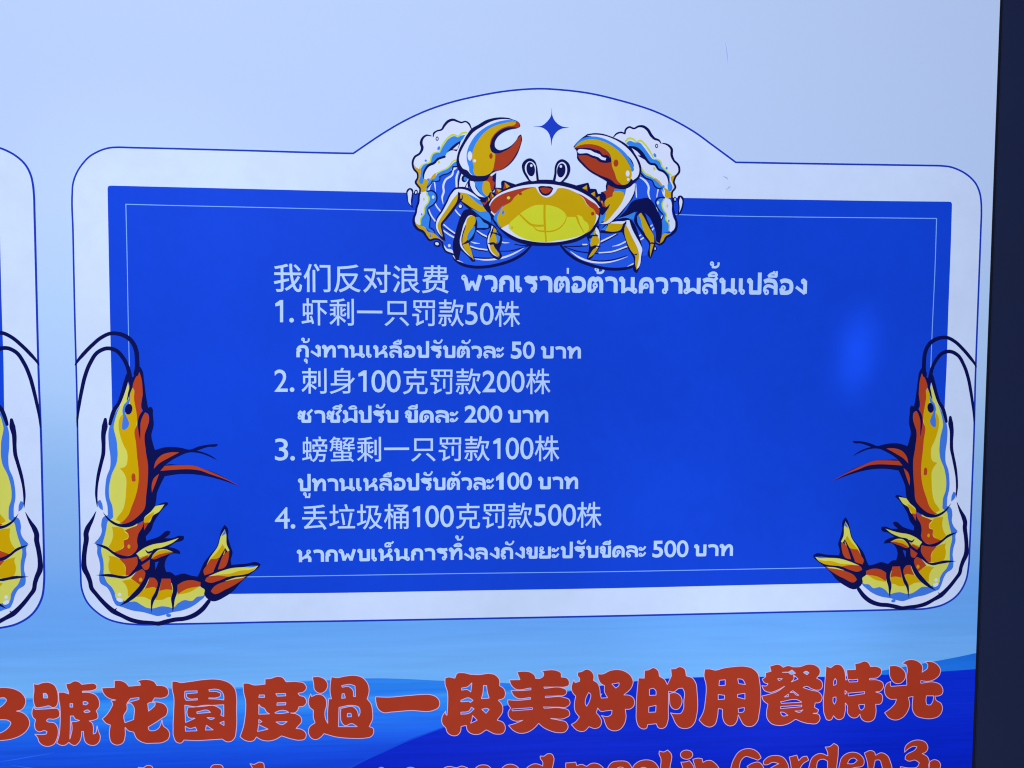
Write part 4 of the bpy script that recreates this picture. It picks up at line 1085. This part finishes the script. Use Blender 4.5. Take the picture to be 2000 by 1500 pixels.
# the next notice board, further left, carries the same print
src = [(1916.2, 395), e_px(1484, 925), e_px(1657, 460, 930), (1899, 930), (1893.5, 1070), (1908.2, 640)]
dst = [(68, 395), (24, 816.5), (77, 1040), (81, 930), (85.2, 1070), (73.2, 640)]
q = unproj(dst) - unproj(src)
dx, dz = q.mean(0)
print('SHIFT', dx, dz, q.std(0), 'MIRROR', mx, bx, mz, bz)
b2 = board.copy(); COL.objects.link(b2); b2.location = (dx, 0, dz)
for k in kids(board):
    if k.name.split('.')[0] in ('blue_panel', 'inset_line'):
        d = k.copy(); COL.objects.link(d); d.parent = b2
far = copy_part(right)
far.location = (bx + dx, 0, bz + dz)
for o in (prawn, right, far):
    o['group'] = 'prawns at the corners of the notice boards'
for o in (board, b2):
    o['group'] = 'notice boards printed on the sheet'

# ------------------------------------------------------------------ slogan, character by character
def glyph(name, reg, *shapes, ells=(), tw=0.65):
    """shapes: each a list of contours (outline, holes...); thin light trim along every contour"""
    LAYER[0] = 76
    pr = Print(name, sign)
    groups = [([unproj(smooth(*parse(s, reg), True)[0]) for s in sh], 'eo') for sh in shapes]
    ox, oy, k = REG[reg]
    for e in ells:
        groups.append(([unproj(ell_px(ox + e[0] / k, oy + e[1] / k, e[2] / k, e[3] / k))], 'eo'))
    pr.add('slogan', groups)
    tg = []
    for polys, _ in groups:
        for p in polys:
            polys2 = ribbon(p, np.full(len(p), tw * PX), True)
            tg.append((polys2, 'nz'))
    pr.add('trim', tg)
    return pr.done()

SC_ = 'slogan_character'
glyph(SC_, 'T0', ['-200,560! -100,440 0,428 110,430 220,457 300,510 345,600 330,670 290,720 220,740! 300,760 370,820 397,900 370,980 300,1050 180,1105 0,1132 -150,1130 -250,1080! -150,1040 0,1032 80,990 135,930 147,900 120,868 60,855 0,855 -120,860! -60,720 0,690 60,640 87,590 70,568 0,566 -100,580'])
glyph(SC_, 'T0', ['450,375! 500,385 560,365 640,358 720,390 765,470 777,560 770,640 740,685 700,692 655,670 600,680 550,690 480,690 455,640 445,560 455,470', '578,505! 610,505 635,540 638,565! 582,565!'],
      ['452,680 430,740 440,820 475,855! 463,930 480,990 520,1015 600,1000 628,1012 620,1040 580,1050 465,1048! 500,1090 530,1160 590,1202 660,1207 720,1180 760,1110 777,1040 767,950 730,900 640,882 620,870 630,855 730,845 790,812 797,760 770,710 700,705 600,712 470,718!'],
      ['882,375! 930,370 990,340 1050,350 1092,385! 1180,375 1260,375 1292,410 1280,445 1240,462 1098,475! 1098,490! 1200,495 1280,530 1322,600 1322,680 1282,740! 1302,780 1302,830 1250,860 1188,870! 1230,900 1245,950 1243,1045! 1262,1040 1295,935! 1310,1000 1337,1080 1320,1150 1270,1192 1200,1192 1140,1152 1118,1080 1112,1010! 1090,1010! 1085,1080 1050,1160 1000,1197 950,1182 918,1155! 880,1187 830,1197 758,1167! 790,1060 800,950 805,800 800,680 785,580 783,490! 850,490 918,512! 910,470 890,430',
       '935,640! 970,640! 970,687! 935,687!', '1110,615! 1150,615 1177,635 1150,655 1110,652!', '1118,742! 1170,725 1202,745! 1170,758 1125,752', '940,805! 980,805! 1000,840 1062,865! 1000,880 955,877! 962,980 932,1115! 938,950'])
glyph(SC_, 'T0', ['1358,432! 1450,427 1525,425! 1525,333! 1600,333 1670,360 1717,410! 1800,402 1872,395! 1862,365 1828,343! 1880,325 1960,320 2059,353 2090,400! 2150,400 2222,430 2247,490 2227,540 2180,562 2060,565! 2030,615! 2110,622 2190,650 2232,720 2217,790 2150,840 2060,900 1975,952 1985,990 2040,1002 2100,980 2140,920 2157,855! 2180,940 2230,980 2260,1040 2242,1110 2180,1152 2050,1167 1920,1162 1820,1102 1782,1020! 1710,1000 1667,955! 1667,1080 1640,1160 1560,1192 1490,1162 1460,1080 1460,1000 1472,925! 1420,905 1363,845! 1420,790 1480,700 1502,640 1478,605! 1545,592! 1480,580 1410,540 1370,480',
       '1742,572! 1852,560! 1852,585! 1780,605! 1695,632!', '1690,642! 1740,635 1775,670 1782,852! 1665,895! 1650,800 1692,720', '1968,640! 2010,622 2067,630 2065,662 2030,700 1980,742!'])
glyph(SC_, 'T1', ['385,343! 440,345 490,360 600,350 800,322 960,315 1060,330 1160,375 1222,450 1242,560 1242,700 1237,1000 1220,1090 1170,1142 1110,1147 1050,1112! 900,1122 700,1132 543,1125! 510,1162 450,1157 405,1080 398,960 405,750 408,560 385,440',
       '555,475! 718,470! 718,497! 575,508! 580,550 620,575 722,573! 718,592! 570,597! 555,570', '873,455! 980,450 1040,475 1070,530 1073,592! 980,580 873,577! 873,565! 980,560 1025,540 1028,500 980,482 880,477!', '553,660! 700,682 900,665 1072,655! 1072,812! 1033,795! 1040,730 980,682 820,662 660,687 597,685! 582,760 602,820 692,835! 563,892!', '713,750! 870,735 897,757! 715,772!', '848,825! 952,832! 905,852', '558,940! 620,970 695,953! 717,1002! 563,1007!', '840,928! 932,990! 828,992!', '1018,897! 1075,873! 1075,932!'])
glyph(SC_, 'T1', ['1330,370! 1400,370 1460,390 1622,382! 1620,313! 1700,305 1780,280 1850,290 1902,350! 2060,350 2140,370 2172,430 2140,480 2060,502! 2080,530 2140,550 2172,620 2140,670 2072,682! 2060,720 2020,760 1958,765! 2040,780 2102,830 2107,880 2070,930 2033,970! 2110,985 2167,1040 2150,1110 2080,1127 1980,1112 1842,1070! 1760,1117 1640,1137 1560,1117 1507,1083! 1470,1132 1400,1142 1340,1122 1288,1080! 1330,960 1357,800 1362,600 1335,480',
       '1545,525! 1612,525! 1615,557! 1538,557!', '1763,508! 1892,505! 1898,537! 1785,542!', '1783,630! 1898,625! 1895,657! 1778,662!', '1538,650! 1570,685 1612,705 1640,750 1682,777! 1538,782!', '1750,765! 1770,752 1920,745 1938,758! 1800,772', '1763,885! 1917,880! 1850,920', '1535,918! 1662,980! 1523,1012!', '1538,850! 1582,880! 1538,902!'])
glyph(SC_, 'T2', ['343,285! 440,285 510,320 547,390 530,450 480,497 420,497 370,450 360,380'],
      ['595,283! 660,295 780,275 900,265 1000,290 1070,360 1097,450 1087,530 1070,577! 1120,640 1142,740 1142,850 1098,947! 1150,970 1157,1030 1110,1087 1060,1097 850,1102 650,1082 497,1040! 450,1090 400,1117 340,1107 293,1040 300,960 378,895! 355,820 357,730! 310,690 290,600 320,510! 332,547! 400,520 470,527 522,580 530,660 510,750 517,840 547,905! 545,760 560,575! 597,578! 580,500 580,400',
       '733,400! 850,385 910,405 917,548! 890,545! 880,460 830,417 738,422!', '738,510! 765,507 782,565! 733,570!', '697,690! 880,665 960,690 977,760 958,812! 940,740 900,692 722,702! 717,800 732,890 770,930 870,907 942,947! 688,948!', '810,770! 855,770 864,814! 806,817!'])
glyph(SC_, 'T2', ['1183,550! 1350,555 1600,535 1800,520 1900,520 1980,545 2030,600 2037,650 2010,702 1960,727 1640,732 1400,752 1280,757 1220,712 1190,630'])
glyph(SC_, 'T3', ['200,300 240,288 330,302! 360,240 440,230 542,252! 660,255 780,240 860,255 922,320 925,402! 980,440 1002,500 987,560 908,595! 960,660 967,740 893,860! 970,890 1002,960 972,1032 890,1047 747,990! 650,1047 570,1047 500,1002 480,930! 413,945! 405,1010 360,1062 300,1067 230,1022 210,965! 160,900 160,820 207,738! 215,790 225,797! 235,650 230,480 200,380',
       '557,363! 542,487! 510,460 420,460! 420,433! 500,415', '710,400! 752,400! 762,480 787,567! 683,574! 705,490', '410,595! 520,565 572,597! 535,627! 520,608! 410,617!', '410,755! 520,735 550,688! 587,710! 520,767 410,782!', '688,716! 760,705 787,718! 745,770', '565,798! 627,862! 540,902 557,850'])
glyph(SC_, 'T3', ['1055,325! 1197,322! 1158,218! 1250,210 1340,225 1395,270 1407,307! 1470,302 1512,260 1505,225 1473,210! 1560,195 1680,200 1742,235 1747,287! 1820,300 1852,350 1842,400 1800,417 1700,420 1513,420! 1520,437! 1760,432 1812,460 1817,500 1790,527 1700,537 1533,542! 1533,560! 1780,557 1852,590 1862,640 1822,682 1700,687 1508,685! 1520,702! 1760,702 1842,730 1857,790 1800,832 1600,838! 1720,862 1812,890 1837,950 1800,1012 1700,1027 1600,1002 1500,952 1445,903! 1380,972 1280,1027 1180,1032 1100,992 1043,930! 1130,905 1235,863! 1130,872 1060,832 1038,770 1072,695! 1040,650 1033,590! 1150,597 1337,582! 1337,560! 1150,562 1110,530 1078,468! 1200,467 1342,457! 1342,433! 1130,442 1085,400', '1088,712! 1362,695! 1362,717! 1095,737!'])
glyph(SC_, 'T4', ['75,322! 90,362! 147,345! 150,310 125,270 123,225! 180,212 240,183 300,205 337,260 335,332! 390,370 417,440 425,530 447,508! 430,540 440,567 522,562! 480,480 482,402! 430,370 400,310 388,245! 450,247 560,200 660,188 760,215 837,280 862,350 837,430 738,525! 810,530 867,570 882,620 862,682 820,712 758,715! 767,830 740,920 680,987 600,1002 530,972 490,902 470,840 438,798! 520,812 567,790 582,728! 500,737 430,742 390,698! 372,762! 420,820 442,880 422,942 360,972 275,948! 210,1007 130,1002 38,920! 100,880 147,820! 90,740 80,640 98,542! 50,480 43,400',
       '270,493 292,510 287,590 245,677 228,650 230,580 255,520', '578,380! 675,363! 674,392 632,434'])
glyph(SC_, 'T4', ['933,298! 1010,302! 1015,198! 1070,190 1130,163 1192,200 1212,277! 1280,320 1318,387! 1372,270! 1363,178! 1420,175 1480,150 1542,175 1570,272! 1650,300 1697,370 1712,480 1707,800 1682,890 1620,957 1550,972 1480,957 1420,890 1390,820 1358,763! 1430,775 1500,765 1527,720 1537,600 1542,480 1520,435 1470,440 1400,485 1335,475! 1330,700 1322,880 1292,950 1240,972 1200,962 1170,908! 1055,920! 1040,967 990,977 940,947 908,870 903,740 913,500', '1078,450! 1130,438 1162,465 1167,527! 1080,532!', '1070,685! 1167,663! 1162,752! 1070,757!'],
      ['1345,505! 1420,495 1480,525 1512,590 1497,670 1450,717 1400,712 1360,670 1348,600'])
glyph(SC_, 'T5', ['180,180! 250,180 320,195 420,170 560,150 720,146 820,175 890,250 907,330 902,780 882,870 830,932 770,947 700,922 660,862 625,788! 612,860 570,922 510,937 450,902 418,830 415,715! 360,705! 345,830 310,922 250,952 180,932 103,860! 160,750 187,600 195,380 170,270', '375,330! 452,323! 452,395! 368,402!', '618,310! 680,320 722,387! 630,374!', '358,518! 442,530! 442,580! 358,587!', '616,518! 714,503! 714,580! 616,555!', '623,705! 707,693! 697,745 630,760!'])
glyph(SC_, 'T5', ['1043,145! 1090,130 1140,118 1190,130 1222,157! 1290,135 1352,152! 1440,150 1560,116 1650,130 1712,190 1712,240 1668,302! 1730,340 1747,400 1722,452 1670,462 1600,442 1530,410 1488,427! 1600,463 1700,490 1742,560 1712,622 1648,632! 1640,690! 1692,720 1682,757 1618,770! 1700,790 1712,850 1672,902 1580,907 1480,887 1390,848! 1280,912 1160,932 1060,902 1008,830 1003,740 1020,648! 960,600 938,540! 1050,512 1150,475 1245,407! 1150,460 1040,490 970,462 938,400! 1000,402 1022,377! 970,360 943,315! 985,285 988,230! 1062,210!',
       '1208,224! 1300,218 1340,193! 1388,237! 1320,247 1300,230', '1148,310! 1212,308! 1170,337', '1360,258! 1423,312! 1328,353! 1365,310', '1493,225! 1530,210 1567,230 1540,257', '1238,552! 1292,513! 1292,547!', '1313,492! 1350,468 1432,530! 1400,527 1360,492', '1188,615! 1430,597 1472,622! 1200,637!', '1188,680! 1472,660! 1467,682! 1188,707!', '1185,753! 1222,755 1287,797! 1210,800', '1378,738! 1440,738 1487,723! 1440,757'])
glyph(SC_, 'T6', ['90,208! 150,232! 220,188 280,195 332,260 347,330 352,397! 375,375! 363,258! 482,255! 473,178! 540,165 600,143 652,165 682,217! 760,215 822,250 822,310 780,357 668,375! 665,392! 780,397 842,430 852,490 812,542 748,553! 832,590 842,650 812,712 750,717! 752,840 722,922 650,952 590,937 550,892 540,848! 500,892 440,897 385,852 373,735! 345,698! 342,820 312,902 260,922 215,902 190,868! 150,927 110,927 70,862 53,740 68,500', '210,373 227,400 222,455! 190,467! 195,400', '183,625! 222,620! 217,690 200,717 185,690', '380,385! 430,392 512,383! 510,417! 400,422!', '380,570! 602,550! 602,575! 390,607!', '523,725! 602,718! 592,770 560,797 540,780', '342,533! 370,555! 342,587!'])
glyph(SC_, 'T6', ['933,208! 1020,205 1100,240 1147,310 1132,390 1080,437 1000,432 950,372'],
      ['1103,180! 1150,140 1230,123 1310,145 1372,210 1368,292! 1440,230 1442,190 1408,153! 1490,150 1570,190 1612,260 1602,320 1540,382 1450,412 1350,403! 1350,437! 1540,425 1602,450 1642,510 1632,582 1580,607 1538,608! 1550,655 1622,710 1637,790 1592,872 1500,907 1380,902 1290,872 1243,800 1238,700 1247,613! 1185,625! 1202,720 1180,800 1110,892 1010,927 930,902 868,830! 960,760 1010,700 1027,650! 940,647 880,592 868,520 900,440 952,412! 945,460 955,480! 1165,463! 1160,350 1170,250 1150,190', '1425,605! 1522,605! 1512,670 1470,727 1430,722 1420,680'])

SL = 'slogan_letter'
glyph(SL, 'E1', ['205,402! 255,405 300,383 345,395 357,430 350,560 250,560 240,450'])
glyph(SL, 'E1', ['928,420 945,385 995,374 1045,385 1060,420 1045,470 990,480 940,465'])
glyph(SL, 'E1', ['1325,365! 1365,372 1420,350 1460,362 1468,400 1460,560 1360,560 1350,410'])
glyph(SL, 'E3', ['-600,430 -560,400 -520,393 -460,405 -445,405! -410,390 -345,405! -360,440 -380,480 -400,640 -500,700 -600,640 -625,520', '-540,500 -500,470 -460,500 -470,600 -520,610'])
glyph(SL, 'E3', ['-290,500 -270,420 -230,385 -185,377 -130,390 -100,430 -85,520 -110,640 -190,690 -260,650', '-210,480 -185,450 -160,480 -165,590 -190,610 -210,580'])
glyph(SL, 'E3', ['-25,500 -5,420 40,380 85,370 140,385 180,425 195,520 170,640 85,690 10,650', '55,480 85,440 115,480 110,590 85,610 58,580'])
glyph(SL, 'E3', ['240,420 280,385 330,366 380,375 410,390! 410,350 385,310 385,288! 420,290 460,266 500,270 522,310 515,370 505,420 500,690! 440,690 300,700 230,640 218,500', '300,520 360,480 400,500 400,600 340,630 300,600'])
glyph(SL, 'E3', ['640,358! 690,355 740,350 752,387! 790,372 850,392! 900,362 960,365 1010,400 1040,450 1040,690! 950,700! 930,520 870,520! 865,690! 780,700! 770,520 730,520! 725,690! 650,700! 650,500 640,400'])
glyph(SL, 'E3', ['1055,420 1100,355 1180,338 1260,350 1300,400 1322,480 1310,560 1150,570! 1200,640 1310,630! 1290,690 1180,710 1090,680 1040,600 1035,500', '1130,480! 1150,415 1200,400 1240,440 1240,480!'])
glyph(SL, 'E3', ['1312,410 1360,350 1440,327 1520,345 1567,400 1580,480 1590,690! 1500,700 1400,700 1330,660 1330,570 1400,520 1480,500! 1470,430 1420,402 1370,420 1320,440'])
glyph(SL, 'E3', ['1577,238! 1620,248 1660,228 1692,260 1685,400 1680,690! 1600,700! 1590,400 1592,310 1575,270'])
glyph(SL, 'E3', ['1793,350! 1840,347 1880,335 1907,370 1902,690! 1820,700! 1815,420'], ells=((1850, 275, 62, 46),))
glyph(SL, 'E3', ['1912,322! 1960,310 2005,315 2014,352! 2050,335 2090,333 2140,365 2175,410 2185,690! 2095,700! 2085,520 2030,500! 2010,690! 1930,700! 1935,400'])
glyph(SL, 'E4', ['270,360 300,250 340,195 400,171 460,180 500,212 516,245 490,263! 440,245 390,235 360,260 342,320 345,420 400,480 450,470 460,400 403,312! 450,285 500,280 527,305 532,400 520,520 440,560 340,550 285,480'])
glyph(SL, 'E4', ['533,285 560,245 630,225 690,240 727,290 737,400 737,540! 600,560 530,500 530,380 600,320 657,290! 610,280 560,300 538,297'])
glyph(SL, 'E4', ['740,238! 770,230 800,222 815,267! 850,235 880,231 895,262 850,292 825,330 817,540! 755,550! 752,300'])
glyph(SL, 'E4', ['898,310 930,235 990,209 1048,229! 1045,200 1026,158! 1060,155 1095,129 1127,150 1130,190 1117,330 1117,550! 950,560 890,480 890,380', '957,330 975,265 1010,255 1045,270! 1045,420 990,440 955,400'])
glyph(SL, 'E4', ['1138,310 1160,240 1230,200 1300,215 1337,270 1332,300 1260,322 1220,332! 1230,420 1330,420! 1300,540 1180,560 1130,460', '1203,290! 1225,255 1260,247 1282,265 1250,290'])
glyph(SL, 'E4', ['1338,205! 1390,186 1420,200 1427,224! 1470,204 1520,225 1547,280 1552,540! 1480,550! 1475,300 1460,263 1425,263 1412,330 1415,540! 1355,550! 1357,260'])
glyph(SL, 'E4', ['1658,200! 1665,155 1710,115 1770,102 1830,125 1844,170 1825,200 1798,210! 1840,235 1857,290 1840,360 1770,430 1660,440 1620,400! 1626,314! 1700,325 1760,315 1777,285 1745,263 1690,270 1663,255! 1665,235 1750,170 1757,155 1735,152 1690,172'])
glyph(SL, 'E4', ells=((1898, 305, 48, 46),))
